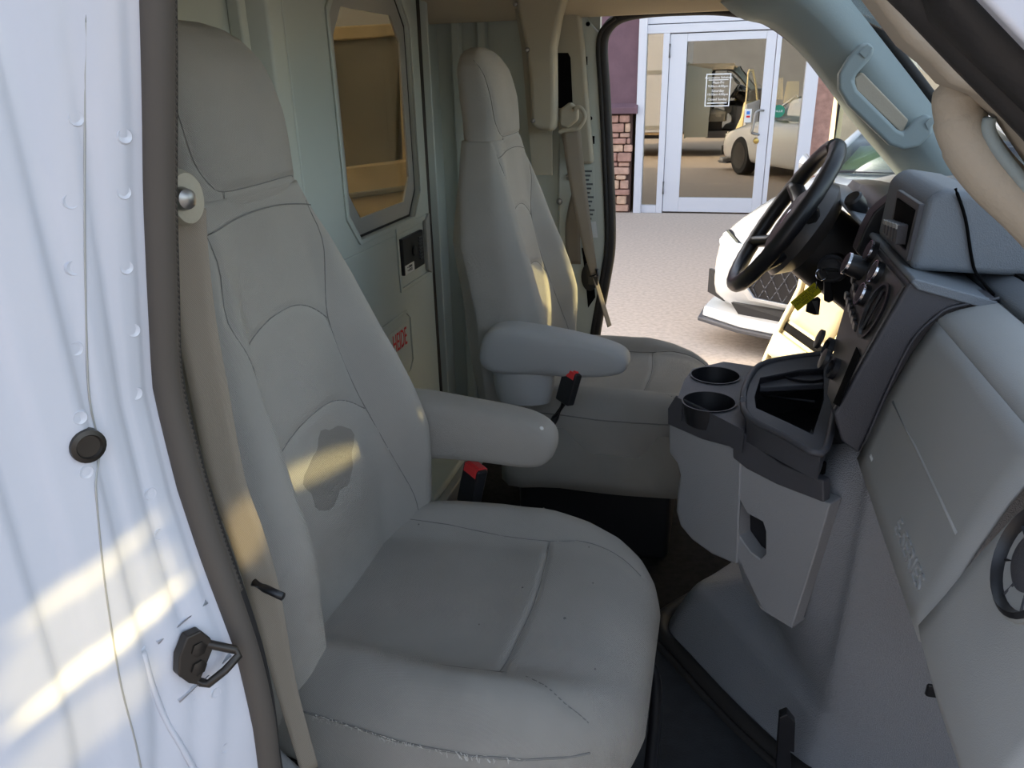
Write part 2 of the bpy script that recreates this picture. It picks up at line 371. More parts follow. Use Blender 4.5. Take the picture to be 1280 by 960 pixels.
# latch recess and latch
LY0, LY1, LZ0, LZ1 = 1.935, 2.125, 1.165, 1.262
ringprism('latch_recess', [(DX, LY0-0.012, LZ0-0.05), (DX, LY1+0.05, LZ0-0.05), (DX, LY1+0.05, LZ1+0.035), (DX, LY0-0.012, LZ1+0.035)],
          [(DX, LY0, LZ0-0.038), (DX, LY1+0.035, LZ0-0.038), (DX, LY1+0.035, LZ1+0.02), (DX, LY0, LZ1+0.02)], (0.005, 0, 0), 'paint_panel', dr, bevel=0.003)
lt = bx('latch_plate', DX, DX+0.012, LY0+0.004, LY1-0.03, LZ0-0.005, LZ1, 'plastic_black', dr, bevel=0.003)
lathe('lock_button', [(0.014, 0), (0.014, 0.005), (0.006, 0.006)], (DX+0.012, 2.015, 1.215), (1, 0, 0), 'plastic_black', lt, n=18)
for i in range(7):
    bx('latch_rib', DX+0.012, DX+0.015, 2.055, 2.080, 1.182+i*0.010, 1.187+i*0.010, 'plastic_dark', lt)
bx('latch_label', DX+0.012, DX+0.0128, 1.943, 2.010, 1.162, 1.187, 'label_white', lt)
text('latch_print', '•• OPEN\n•• LOCK', (DX+0.0131, 1.976, 1.175), (0, 1, 0), (0, 0, 1), 0.010, 'black_print', lt, spacing=0.9)
prism('keeper', [(DX, 2.125, 1.135), (DX, 2.155, 1.12), (DX, 2.155, 1.30), (DX, 2.125, 1.28)], (0.012, 0, 0), 'alu_trim', dr, bevel=0.003)
# lower pressing with the red sign
ringprism('sign_recess', [(DX, 1.50, 0.87), (DX, 1.955, 0.87), (DX, 1.985, 0.90), (DX, 1.985, 1.035), (DX, 1.955, 1.06), (DX, 1.50, 1.06)],
          [(DX, 1.51, 0.88), (DX, 1.95, 0.88), (DX, 1.975, 0.905), (DX, 1.975, 1.03), (DX, 1.95, 1.05), (DX, 1.51, 1.05)], (0.005, 0, 0), 'paint_panel', dr, bevel=0.0025)
bx('sign_plate', DX, DX+0.0012, 1.62, 1.955, 0.925, 1.025, 'paint_panel', dr)
text('sign_lettering', 'HEIDE', (DX+0.0016, 1.945, 0.985), (0, 1, 0), (0, 0, 1), 0.074, 'red_print', dr, align='RIGHT', sx=0.50)
text('sign_small_print', 'd', (DX+0.0016, 1.85, 0.937), (0, 1, 0), (0, 0, 1), 0.03, 'black_print', dr)
tube('door_seal', [(XP+0.008, 2.197, 0.6), (XP+0.008, 2.197, 1.92)], 0.009, 'rubber_rib', dr, n=8)
bx('door_edge', XP-0.02, XP+0.004, 2.186, 2.191, 0.6, 1.92, 'black_gap', dr)

# --- cargo box behind: walls, translucent roof, plywood lining
cb = struct(bx('wall_cargo', -4.9, -4.85, -0.05, 2.80, 0.55, 3.0, 'paint_white'), 'white cargo box body behind the cab')
bx('side', -4.9, XP-0.03, 2.76, 2.80, 0.55, 3.0, 'paint_white', cb)
bx('side', -4.9, XP-0.03, -0.05, -0.01, 0.55, 3.0, 'paint_white', cb)
bx('bulkhead', XP-0.05, XP-0.031, -0.05, 0.32, 0.55, 3.0, 'paint_white', cb)
bx('bulkhead', XP-0.05, XP-0.031, 2.40, 2.80, 0.55, 3.0, 'paint_white', cb)
bx('bulkhead', XP-0.05, XP-0.031, 0.32, 2.40, 1.95, 3.0, 'paint_white', cb)
bx('cargo_floor', -4.9, XP-0.03, -0.05, 2.80, 0.50, 0.56, 'plywood', cb)
bx('roof', -4.9, XP-0.03, -0.05, 2.80, 3.0, 3.01, 'fibreglass', cb)
for nm_, pxs_, yy_, th_, mm_ in (('lining_panel', [(415, 44), (500, 40), (494, 203), (425, 212)], 2.715, 0.03, 'lining_grey'), ('lining_beam', [(404, 34), (512, 28), (512, 44), (404, 52)], 2.70, 0.05, 'wood_gold'),
        ('lining_post', [(496, 40), (512, 40), (522, 230), (504, 232)], 2.70, 0.05, 'wood_gold'), ('lining_box', [(418, 212), (516, 200), (530, 300), (430, 310)], 2.60, 0.16, 'wood_gold'), ('box_batten', [(425, 243), (520, 230), (522, 237), (425, 251)], 2.585, 0.015, 'lining_grey')):
    prism(nm_, pts_px(pxs_, y=yy_), (0, th_, 0), mm_, cb, bevel=0.006)
bx('lining', -4.84, -4.80, 0.0, 2.75, 0.56, 1.7, 'plywood', cb)
for k in range(3): bx('body_rail', -4.9, XP-0.04, 2.80, 2.812, 0.62+k*1.15, 0.70+k*1.15, 'alu_trim', cb)
bx('skirt', -4.9, XP-0.05, 2.70, 2.76, 0.42, 0.56, 'plastic_black', cb)
for x in (-3.6,): lathe('wheel', [(0.20, -0.02), (0.36, 0.0), (0.38, 0.03), (0.38, 0.2), (0.36, 0.23)], (x, 2.4, 0.38), (0, 1, 0), 'tyre', cb, n=28)

# --- driver side wall, pillar and sill
wl = struct(prism('wall_left', [(-0.85, 2.36, 0.42), (-0.36, 2.335, 0.42), (-0.355, 2.335, 1.84), (-0.85, 2.36, 1.94)], (0, 0.03, 0), 'paint_panel'), 'painted steel pillar and side wall behind the driver seat')
bx('door_sill', -0.40, 0.85, 2.22, 2.36, 0.40, FZ+0.02, 'plastic_dark', wl, bevel=0.01)
bx('cowl_side', 0.50, 0.88, 2.27, 2.34, 0.40, 1.40, 'plastic_dark', wl, bevel=0.01)
# pillar post: outlined where it stands, given its own depth
post = pts_px([(697, 250), (700, 60), (706, 14), (728, 16), (748, 40), (752, 80), (753, 200), (757, 300), (752, 345), (741, 440), (700, 440)], y=2.315)
prism('pillar_post', post, (0, 0.05, 0), 'paint_panel', wl, bevel=0.008)
for (a, b) in ((735, 30), (731, 90), (738, 148)):
    lathe('trim_hole', [(0.006, 0), (0.006, 0.002)], A(a, b, y=2.314), (0, -1, 0), 'black_gap', wl, n=12)
for (a, b, c, d) in ((732, 76, 5, 10), (733, 110, 5, 8), (741, 175, 4, 14)):
    p = A(a, b, y=2.312); box('clip_slot', p, (0.010, 0.004, 0.022), 'black_gap', wl)
tr = pts_px([(693, 10), (724, 10), (730, 60), (737, 150), (742, 205), (722, 206), (706, 190), (694, 150)], y=2.285)
prism('pillar_trim', tr, (0, 0.035, 0), 'trim_post', wl, bevel=0.012, seg=3)
prism('belt_slot', pts_px([(695, 66), (710, 66), (713, 72), (716, 135), (697, 135)], y=2.283), (0, 0.01, 0), 'black_gap', wl)
# tyre and load label
lp = pts_px([(724, 208), (742, 208), (744, 260), (747, 297), (731, 297), (728, 262)], y=2.312)
prism('load_label', lp, (0, 0.002, 0), 'paint_panel', wl)
for i in range(13):
    a = A(727+i*0.35, 214+i*5.4, y=2.3113); b_ = A(740+i*0.35-(i % 3)*2.2, 214+i*5.4, y=2.3113)
    box('print_line', (a+b_)/2, ((b_-a).length, 0.001, 0.0055), 'grey_print', wl)
prism('white_label', pts_px([(732, 277), (745, 277), (747, 297), (733, 297)], y=2.3105), (0, 0.001, 0), 'label_white', wl)
for (a, b) in ((711, 221), (699, 252)):
    lathe('screw', [(0.010, 0), (0.008, 0.004), (0.002, 0.006)], A(a, b, y=2.313), (0, -1, 0), 'steel', wl, n=12)
lathe('retractor', [(0.03, 0), (0.045, 0.006), (0.045, 0.012), (0.02, 0.016)], A(738, 345, y=2.312), (0, -1, 0), 'plastic_black', wl, n=18, sx=0.6)
prism('retractor_slot', pts_px([(727, 310), (740, 308), (744, 372), (735, 385), (731, 340)], y=2.313), (0, 0.004, 0), 'black_gap', wl)
# curved post cover with screws, left of the pillar
pc = [A(a, b, y=2.20) for a, b in [(641, -8), (655, 55), (661, 100), (663, 158), (672, 163), (692, 165), (694, 150), (693, 60), (700, 20), (708, -8)]]
prism('post_cover', pc, (0, 0.06, 0), 'trim_post', wl, bevel=0.015, seg=3)
prism('post_flange', [A(a, b, y=2.255) for a, b in [(640, -8), (652, 60), (660, 158), (666, 219), (690, 219), (690, -8)]], (0, 0.006, 0), 'trim_post', wl)
for (a, b) in ((644, 5), (659, 62), (666, 151)):
    lathe('screw', [(0.007, 0), (0.006, 0.004), (0.002, 0.006)], A(a, b, y=2.198 if b < 10 else 2.196), (0, -1, 0), 'steel', wl, n=12)
# side wall pressing between partition and pillar
for xx in (-0.80, -0.72): prism('rib', [(xx, 2.352, 0.5), (xx+0.006, 2.335, 0.5), (xx+0.03, 2.335, 0.5), (xx+0.036, 2.352, 0.5)], (0, 0, 1.4), 'paint_panel', wl, bevel=0.004)

# weatherstrip round the driver door opening
wsp = [A(a, b, y=2.325) for a, b in [(738, 470), (746, 410), (757, 350), (763, 310), (763, 260), (760, 190), (756, 110), (753, 60), (758, 38), (775, 22), (805, 15), (850, 12), (905, 12), (955, 22), (1000, 54), (1040, 100), (1090, 165), (1140, 225)]]
t1 = struct(tube('trim_1', wsp, 0.016, 'rubber', None, n=10, sm=5))
t1b = tube('inner_lip', [p+Vector((-0.010, -0.012, 0.0)) for p in wsp[:10]], 0.007, 'rubber', t1, n=8, sm=5)

# --- driver A-pillar trim
ap_out = [A(a, b, y=2.24) for a, b in [(905, -2), (925, 14), (962, 24), (1000, 54), (1040, 104), (1075, 152), (1125, 212), (1160, 262)]]
ap_in = [A(a, b, y=2.17) for a, b in [(1040, -40), (1050, -22), (1058, -2), (1084, 32), (1112, 68), (1140, 104), (1166, 138), (1235, 225)]]
ap_mid = [(p+q)/2+Vector((0, -0.045, 0)) for p, q in zip(ap_out, ap_in)]
ap = struct(grid('trim_2', [smooth_path(ap_out, 4), smooth_path([p*0.75+q*0.25 for p, q in zip(ap_out, ap_mid)], 4), smooth_path(ap_mid, 4), smooth_path(ap_in, 4)], 'trim_teal', solid=0.02, offs=-1), 'grey-blue trim on the driver side windshield pillar')
bl = [p+Vector((0.012, 0.0, 0.010)) for p in ap_in]
tube('windshield_edge', bl, 0.012, 'rubber', ap, n=8, sm=4)

# --- storefront outside
D = 10.54
X = lambda px, py=150: A(px, py, y=D).x
Z = lambda px, py: A(px, py, y=D).z
zg = 0.0
xl, xr = X(796), X(1016)
ztop = Z(880, 40); zh = Z(880, 18)
BH = 5.2
bw = struct(bx('wall_building', -16, X(756)-0.4, D, D+0.25, 0, BH, 'stucco_purple'), 'dark purple stucco shopfront wall with a stone base')
bx('wall_panel', X(756)-0.4, xl, D-0.05, D+0.2, Z(770, 140), BH, 'stucco_purple', bw)
bx('wall_panel', xl, xr, D, D+0.25, zh+0.18, BH, 'stucco_purple', bw)
bx('wall_panel', xr, xr+0.22, D-0.02, D+0.2, 0, BH, 'stone_b', bw)
bx('wall_panel', xr+0.22, 9, D+0.02, D+0.2, 0, BH, 'stucco_beige', bw)
bx('roof_slab', -16, 9, D+0.2, D+8, BH-0.2, BH, 'stucco_purple', bw)
zl = Z(770, 140)
prism('ledge', [(X(756)-0.4, D-0.05, zl-0.02), (X(756)-0.4, D-0.17, zl-0.02), (X(756)-0.4, D-0.17, zl+0.06), (X(756)-0.4, D-0.05, zl+0.11)], (xl+0.02-X(756)+0.4, 0, 0), 'stucco_purple', bw, bevel=0.01)
bx('mortar_bed', X(756)-0.4, xl-0.05, D-0.03, D+0.2, 0, zl, 'mortar', bw)
zc = 0.01; k = 0
stone_mesh = {}
while zc < zl-0.05:
    hgt = random.choice((0.065, 0.08, 0.10, 0.12)); hgt = min(hgt, zl-0.025-zc); xx = X(756)-0.38+random.uniform(-0.12, 0)
    xend = xl-0.06+random.uniform(-0.02, 0.03)
    while xx < xend-0.05:
        ln = random.choice((0.14, 0.2, 0.27, 0.34)); ln = min(ln, xend-xx)
        if ln < 0.05: break
        dp = random.uniform(0.05, 0.11)
        bx('stone', xx+0.006, xx+ln-0.006, D-0.03-dp, D-0.02, zc+0.005, zc+hgt-0.005, random.choice(('stone_a', 'stone_b', 'stone_c')), bw, bevel=0.012, seg=1)
        xx += ln
    zc += hgt
sf = thing('storefront_frame', 'white aluminium shopfront frame around the glass door', 'frame', ((xl+xr)/2, D, 0))
def fbx(name, p0, p1, q0, q1, y0=-0.06, y1=0.06, m='frame_white', par=None, bev=0.006):
    return bx(name, p0, p1, D+y0, D+y1, q0, q1, m, par or sf, bevel=bev)
xdl, xdr = X(836, 100), X(966, 100)
fbx('post', xl, xl+0.10, 0, zh+0.18, -0.10); fbx('post', xdl-0.085, xdl-0.005, 0, ztop)
fbx('post', xdr+0.005, xdr+0.06, 0, ztop); fbx('post', xr-0.15, xr, 0, zh+0.18, -0.10); fbx('header', xl, xr, ztop, ztop+0.10); fbx('header', xl, xr, ztop+0.11, zh+0.18, -0.04)
fbx('bottom_rail', xl+0.10, xdl-0.085, 0, 0.10); fbx('bottom_rail', xdr+0.06, xr-0.15, 0, 0.10)
fbx('pane', xl+0.10, xdl-0.085, 0.10, ztop, -0.004, 0.004, 'glass_store', bev=0); fbx('pane', xdr+0.06, xr-0.15, 0.10, ztop, -0.004, 0.004, 'glass_store', bev=0)
sd = thing('storefront_door', 'white framed glass shop door with business hours lettering', 'door', ((xdl+xdr)/2, D, 0.01))
gx0, gx1, gz0, gz1 = X(854, 150), X(949, 150), Z(890, 247), Z(890, 51)
for n_, a, b, c, d in (('stile', xdl, gx0, 0.02, ztop-0.01), ('stile', gx1, xdr, 0.02, ztop-0.01), ('top_rail', gx0, gx1, gz1, ztop-0.01), ('bottom_rail', gx0, gx1, 0.02, gz0)):
    fbx(n_, a, b, c, d, -0.045, 0.045, par=sd)
fbx('pane', gx0, gx1, gz0, gz1, -0.004, 0.004, 'glass_store', sd, 0)
hx = X(945, 160)
hp = [Vector((hx+0.07, D-0.045, Z(945, 138))), Vector((hx-0.0, D-0.11, Z(945, 138)+0.0)), Vector((hx-0.03, D-0.12, Z(945, 143))), Vector((hx-0.04, D-0.12, Z(940, 160))), Vector((hx-0.045, D-0.11, Z(938, 166))), Vector((hx+0.04, D-0.045, Z(940, 168)))]
tube('pull_handle', hp, 0.014, 'steel', sd, n=8, sm=4)
lathe('lock', [(0.035, 0), (0.03, 0.02), (0.01, 0.025)], (X(945, 176), D-0.045, Z(945, 176)), (0, -1, 0), 'brass', sd, n=16)
for zz in (0.25, ztop-0.28): tube('hinge', [(xdl-0.002, D-0.055, zz), (xdl-0.002, D-0.055, zz+0.16)], 0.014, 'steel', sd, n=8)
# hours lettering
hx0, hx1, hz0, hz1 = X(882, 110), X(913, 110), Z(897, 133), Z(897, 92)
hw, hc = hx1-hx0, (hx0+hx1)/2
bo = [(hx0, D-0.006, hz0), (hx1, D-0.006, hz0), (hx1, D-0.006, hz1), (hx0, D-0.006, hz1)]
t_ = 0.012
ringprism('hours_border', bo, [(hx0+t_, D-0.006, hz0+t_), (hx1-t_, D-0.006, hz0+t_), (hx1-t_, D-0.006, hz1-t_), (hx0+t_, D-0.006, hz1-t_)], (0, -0.001, 0), 'white_print', sd)
hh = hz1-hz0
for fr, s_, sz in ((0.88, 'Automotive Solutions', 0.050), (0.73, 'Mon-Fri', 0.058), (0.62, '9:00am-6:00pm', 0.052), (0.48, 'Saturday', 0.058), (0.37, '10:00am-4:00pm', 0.050), (0.22, 'Closed Sunday', 0.052)):
    text('hours_lettering', s_, (hc, D-0.008, hz0+hh*fr), (1, 0, 0), (0, 0, 1), sz*0.75, 'white_print', sd, ext=0.0006)
bx('hours_rule', hx0+0.03, hx1-0.03, D-0.008, D-0.006, hz0+hh*0.80, hz0+hh*0.82, 'white_print', sd)
bx('hours_rule', hx0+0.03, hx1-0.03, D-0.008, D-0.006, hz0+hh*0.09, hz0+hh*0.12, 'white_print', sd)
# small notices behind and on the glass
nx = X(936, 145)
cdn = bx('card_notice', nx-0.05, nx+0.03, D-0.010, D-0.006, Z(936, 153), Z(936, 136), 'label_white', sd)
bx('notice_print', nx-0.03, nx+0.01, D-0.012, D-0.010, Z(936, 143), Z(936, 139), 'sign_blue', cdn); bx('notice_print', nx-0.03, nx+0.015, D-0.012, D-0.010, Z(936, 147), Z(936, 144.5), 'red_print', cdn)
bs = lathe('window_sticker', [(0.065, 0), (0.065, 0.002)], (X(975.5, 41), D-0.006, Z(975, 41)), (0, -1, 0), 'blue_sticker', sf, n=20)
text('sticker_print', 'A.D.T', (X(975.5, 41), D-0.009, Z(975, 41)), (1, 0, 0), (0, 0, 1), 0.04, 'white_print', bs)
gs_ = lathe('window_sticker', [(0.075, 0), (0.075, 0.002)], (X(973, 139), D-0.006, Z(973, 139)), (0, -1, 0), 'green_sticker', sf, n=20)
text('sticker_print', 'VALUE', (X(973, 139), D-0.009, Z(973, 139)), (1, 0, 0), (0, 0, 1), 0.035, 'white_print', gs_)
# shop interior
ro = struct(bx('wall_shop_back', xl-1.5, xr+1.5, D+3.2, D+3.3, 0, 3.2, 'wall_dim'))
bx('side_wall', xl-1.5, xl-1.4, D+0.25, D+3.2, 0, 3.2, 'wall_dim', ro); bx('side_wall', xr+1.4, xr+1.5, D+0.25, D+3.2, 0, 3.2, 'wall_dim', ro)
bx('shop_ceiling', xl-1.5, xr+1.5, D+0.25, D+3.2, 3.1, 3.2, 'wall_dim', ro)
dk = thing('reception_desk', 'reception desk seen through the right shop window', 'desk', (X(990), D+1.6, 0))
bx('desk_body', X(970)-0.1, X(1010)+0.4, D+1.3, D+1.7, 0, 0.95, 'wall_dim', dk, bevel=0.01); bx('desk_top', X(970)-0.15, X(1010)+0.45, D+1.25, D+1.75, 0.95, 0.99, 'plywood', dk, bevel=0.005)
for (a, b, lab) in ((970, 111, 'cream shaded table lamp nearer the glass door'), (990, 115, 'cream shaded table lamp nearer the right window frame')):
    p = A(a, b, y=D+1.5); lm = thing('table_lamp', lab, 'lamp', (p.x, p.y, 0.99), 'table lamps on the reception desk')
    lathe('base', [(0.08, 0.0), (0.07, 0.02), (0.02, 0.04), (0.02, 0.2), (0.05, 0.28), (0.015, 0.36), (0.012, p.z-0.99-0.1)], (p.x, p.y, 0.99), (0, 0, 1), 'brass', lm, n=16)
    lathe('lamp_shade', [(0.105, -0.14), (0.08, 0.14)], (p.x, p.y, p.z), (0, 0, 1), 'lamp_shade', lm, n=20, caps=False)
# little dark object by the threshold
# --- unseen wall behind the camera, added to cut low-angle sky light
lo = struct(bx('wall_sky_block', -14, 12, -7.6, -7.4, 0, 3.4, 'wall_grey'), 'unseen grey wall added to block low sky light')
# ================================================================== PASSENGER DOOR JAMB (left foreground)
def Wx(z): return lerp_table([(0.3, -0.366), (1.067, -0.3636), (1.125, -0.3602), (1.213, -0.3632), (1.291, -0.3782), (1.364, -0.3884), (1.446, -0.3914), (1.520, -0.3791), (1.587, -0.3668), (1.648, -0.3533), (1.703, -0.3422), (2.0, -0.29)], z)
JY = 0.443
def jx(y, z):
    u = JY-y; w_ = float(sstep(0.0, 0.07, u)); f_ = 0.035*float(sstep(1.25, 1.0, z)); r_ = 0.0
    for (c_, h_, a_) in ((0.020, 0.007, 0.0030), (0.043, 0.007, 0.0028), (0.078, 0.014, 0.0040), (0.135, 0.018, 0.004)):
        r_ += a_*float(sstep(h_+0.004, h_-0.003, abs(u-f_-c_)))
    return Wx(z)*(1-w_)-0.372*w_-0.002-0.45*u+r_*min(1, max(0, u*80))
zs = [0.3+i*(1.7/80) for i in range(81)]
us = [0.0, 0.004]+[0.008+i*0.003 for i in range(72)]
rows = [[Vector((jx(JY-u, z), JY-u, z)) for u in us] for z in zs]
wr = struct(grid('wall_right', rows, 'paint_white', solid=0.003, offs=0), 'white painted rear jamb of the open passenger doorway')
bx('body_side', -0.85, -0.44, 0.36, 0.40, 0.35, 1.95, 'paint_white', wr)
bx('inner_skin', -0.85, -0.415, 0.435, 0.455, 0.35, 1.95, 'paint_panel', wr)
bx('rocker', -0.85, 0.85, 0.38, 0.46, 0.30, FZ-0.01, 'paint_white', wr, bevel=0.015)
def onjamb(px, py, off=0.0):
    d = ray(px, py)
    for i in range(1500):
        p = CAM+d*(0.30+i*0.0003)
        if p.x <= jx(p.y, p.z)+0.0016+off: return p
    return p
jn = Vector((0.912, -0.41, 0))
# spot-weld dimples, gathered on one strip
for (a, b) in ((95, 148), (156, 170), (155, 240), (88, 252), (92, 335), (158, 334), (95, 436), (167, 413), (100, 522), (170, 492), (188, 617), (200, 668), (245, 868), (270, 866), (282, 935), (108, 590)):
    p = onjamb(a, b); lathe('weld_dimple', [(0.0055, -0.001), (0.0045, 0.0006), (0.002, -0.0002)], p, jn, 'paint_white', wr, n=12)
pl = onjamb(109, 557); pg = lathe('plug', [(0.012, -0.006), (0.0115, 0.003), (0.0085, 0.004), (0.0075, 0.0022), (0.0005, 0.002)], pl, jn, 'metal_dark', wr, n=22)
# panel seam line running down the jamb
tube('seam', [onjamb(a, b, 0.0005) for a, b in [(108, 0), (106, 150), (106, 300), (108, 420), (112, 500), (124, 560), (120, 600), (122, 640), (130, 720), (140, 790), (152, 860), (170, 930), (182, 990)]], 0.0007, 'alu_trim', wr, n=6, sm=4)
for ln in ([(196, 803), (258, 752)], [(223, 876), (288, 818)]):
    tube('pressing_ridge', [onjamb(a, b) for a, b in ln], 0.0022, 'paint_white', wr, n=8)
tube('pressing_ridge', [onjamb(a, b) for a, b in [(178, 810), (188, 850), (205, 895), (225, 930), (250, 975)]], 0.0025, 'paint_white', wr, n=8, sm=4)
# striker
st = thing('door_striker', 'dark metal door striker loop bolted to the white jamb', 'striker', onjamb(245, 820)); st.parent = None
sb = [onjamb(a, b, 0.001) for a, b in [(215, 838), (216, 815), (226, 790), (243, 782), (256, 792), (258, 806), (240, 850), (229, 848)]]
plate = prism('base_plate', sb, jn*0.010, 'metal_dark', st, bevel=0.0015)
for (a, b) in ((238, 803), (238, 826)):
    lathe('bolt', [(0.0065, 0), (0.0065, 0.004), (0.003, 0.005)], onjamb(a, b)+jn*0.010, jn, 'metal_dark', st, n=6)
lp_ = [onjamb(230, 838)+jn*0.004, onjamb(226, 832)+jn*0.022, onjamb(222, 833)+jn*0.036, onjamb(262, 806)+jn*0.040, onjamb(262, 799)+jn*0.036, onjamb(252, 796)+jn*0.018, onjamb(249, 798)+jn*0.004]
lp_ = [onjamb(224, 838)+jn*0.004, onjamb(243, 846)+jn*0.010, onjamb(249, 845)+jn*0.014, onjamb(266, 826)+jn*0.018, onjamb(283, 808)+jn*0.018, onjamb(280, 802)+jn*0.016, onjamb(254, 800)+jn*0.008, onjamb(250, 800)+jn*0.004]
tube('loop', lp_, 0.0036, 'metal_dark', st, n=8)
# weatherstrip: broad rubber flap plus corrugated bulb
wpts = smooth_path([Vector((Wx(z), YR-0.008, z)) for z in zs[::3]], 3)
t3 = struct(tube('trim_3', [p+Vector((0.002, 0.001, 0)) for p in wpts], 0.0105, 'rubber_rib', n=12), 'brown-black rubber weatherstrip along the passenger door opening')
tube('seal_lip', [p+Vector((-0.006, 0.020, 0)) for p in wpts], 0.0075, 'rubber', t3, n=10)
rb = []
cp = [p+Vector((0.003, 0.0125, 0)) for p in wpts if 1.25 < p.z < 1.9]
cp = smooth_path(cp, 10)
tube('ribbed_bulb', cp, [0.0046 if i % 2 else 0.0030 for i in range(len(cp))], 'rubber_rib', t3, n=8)
tube('seal_base', [p+Vector((-0.014, 0.026, 0)) for p in wpts], 0.007, 'rubber', t3, n=8)

# ================================================================== SEATS
def make_seat(name, label, x0, y0, arm_sign, driver=False):
    R_ = thing(name, label, 'seat', (x0, y0, FZ), 'front seats of the van')
    LW = [(0.86, .232), (0.95, .245), (1.05, .252), (1.12, .250), (1.2, .238), (1.315, .208), (1.40, .182), (1.45, .164), (1.49, .142), (1.53, .125)]
    LB = [(0.86, .05), (1.0, .062), (1.12, .066), (1.25, .055), (1.38, .030), (1.48, .006), (1.53, 0)]
    def xf(z): return -0.12*(z-0.95)+0.018*math.exp(-((z-1.13)/0.12)**2)
    T = lambda z: lerp_table([(0.86, .14), (1.1, .165), (1.30, .155), (1.42, .125), (1.53, .095)], z)
    def prof_front(s, z, W, b, t):
        sh = np.power(np.clip(1-np.abs(s)**5, 0, 1), 0.2)
        gg = sstep(.46, .78, np.abs(s))*(1-.30*sstep(.86, 1, np.abs(s)))
        return xf(z)+(t/2)*(sh-1)+b*gg, xf(z)-t/2-(t/2)*sh+b*gg*0.9
    seams = []
    sy = [(1.53, .118), (1.465, .121), (1.40, .108), (1.335, .100), (1.26, .107), (1.184, .122), (1.10, .142), (1.01, .166), (0.94, .17), (0.88, .165)]
    lf = 1.0 if driver else 1.38
    for sg in (-lf, 1): seams.append([(sg*b if sg > 0 or a < 1.15 else sg*b*(1-0.0) if a < 1.45 else -b, a) for a, b in sy if not (sg < -1 and a < 1.15)])
    arc = lambda hw, z0, zh: [(hw*t*(lf if t < 0 else 1), z0+zh*(1-abs(t)**2.2)) for t in np.linspace(-1, 1, 25)]
    seams.append(arc(.100, 1.333, .042)); seams.append(arc(.121, 1.182, .048))
    ts = np.sin(np.linspace(-1, 1, 96)*math.pi/2); rows = []
    for z in np.linspace(0.86, 1.53, 120):
        W = lerp_table(LW, z); b = lerp_table(LB, z); t = T(z)
        f_, bk = prof_front(ts, z, W, b, t); P = np.stack([ts*W, np.full_like(ts, z)], 1)
        for sm_ in seams:
            d = polydist(P, sm_); f_ = f_-0.0035*np.exp(-(d/0.005)**2)
        # soft crown of the padded inserts
        f_ = f_+0.006*np.exp(-((P[:, 0])/0.09)**2)*(0.5+0.5*math.cos((z-1.26)*36))*(z < 1.36)
        row = [(x0+a, y0+c, z) for a, c in zip(f_, P[:, 0])]+[(x0+a, y0+c, z) for a, c in zip(bk[::-1][1:-1], P[::-1, 0][1:-1])]
        rows.append(row)
    back = grid('backrest', rows, 'fabric', R_, closed=True, caps=True)
    def fx(y, z):
        W = lerp_table(LW, z); s = np.array([min(0.999, abs(y)/W)]); f_, _ = prof_front(s, z, W, lerp_table(LB, z), T(z)); return float(f_[0])+0.006*math.exp(-(y/0.09)**2)*(0.5+0.5*math.cos((z-1.26)*36))*(z < 1.36)
    for sm_ in seams:
        sp = smooth_path([Vector((a, b, 0)) for a, b in sm_], 4)
        tube('seam', [(x0+fx(p.x, p.y)-0.0028, y0+p.x, p.y) for p in sp if p.y < 1.515], 0.0008, 'thread', back, n=5)
    # headrest
    HW = [(1.495, .128), (1.52, .121), (1.56, .120), (1.62, .121), (1.66, .118), (1.69, .108), (1.71, .090), (1.722, .066), (1.729, .03)]
    HT = [(1.495, .090), (1.54, .098), (1.62, .100), (1.68, .088), (1.71, .062), (1.722, .044), (1.729, .02)]
    hx_ = lambda z: -0.12*(z-0.95)+0.010*math.sin((z-1.495)/0.235*math.pi)
    hs_ = [[(-.104, 1.70), (-.108, 1.63), (-.104, 1.575), (-.090, 1.548), (-.070, 1.538), (0, 1.538), (.098, 1.538), (.100, 1.515), (.100, 1.50)], [(-.070, 1.538), (-.074, 1.51), (-.075, 1.50)]]
    def hfront(s, z):
        t = lerp_table(HT, z); sh = np.power(np.clip(1-np.abs(s)**3.6, 0, 1), 1/3.6); tm = lerp_table(HT, 1.62)
        cxx = hx_(z)-tm/2
        return cxx+t/2*sh, cxx-t/2*sh
    rows = []
    zz_ = np.concatenate([np.linspace(1.495, 1.69, 44), 1.69+0.039*np.sin(np.linspace(0, 1, 18)[1:]*math.pi/2)])
    for z in zz_:
        W = lerp_table(HW, z); f_, bk = hfront(ts, z); P = np.stack([ts*W, np.full_like(ts, z)], 1)
        for sm_ in hs_: f_ = f_-0.003*np.exp(-(polydist(P, sm_)/0.0045)**2)
        rows.append([(x0+a, y0+c, z) for a, c in zip(f_, P[:, 0])]+[(x0+a, y0+c, z) for a, c in zip(bk[::-1][1:-1], P[::-1, 0][1:-1])])
    hr = grid('headrest', rows, 'fabric', R_, closed=True, caps=True)
    for sm_ in hs_:
        pp = smooth_path([Vector((a, b, 0)) for a, b in sm_], 4)
        tube('seam', [(x0+float(hfront(np.array([min(.99, abs(p.x)/lerp_table(HW, p.y))]), p.y)[0][0])-0.002, y0+p.x, p.y) for p in pp], 0.0007, 'thread', hr, n=5)
    tube('neck_seam', [(x0+fx(y, 1.508-0.05*(abs(y)/.13)**2*0.3)+0.001, y0+y, 1.508-0.05*(abs(y)/.13)**2*0.3) for y in np.linspace(-.125, .125, 24)], 0.0009, 'thread', hr, n=5)
    # cushion
    CW = [(-0.05, .225), (0.05, .245), (0.18, .262), (0.27, .262), (0.33, .250), (0.38, .228), (0.42, .196), (0.445, .160), (0.458, .12)]
    x1, Rr = 0.34, 0.118
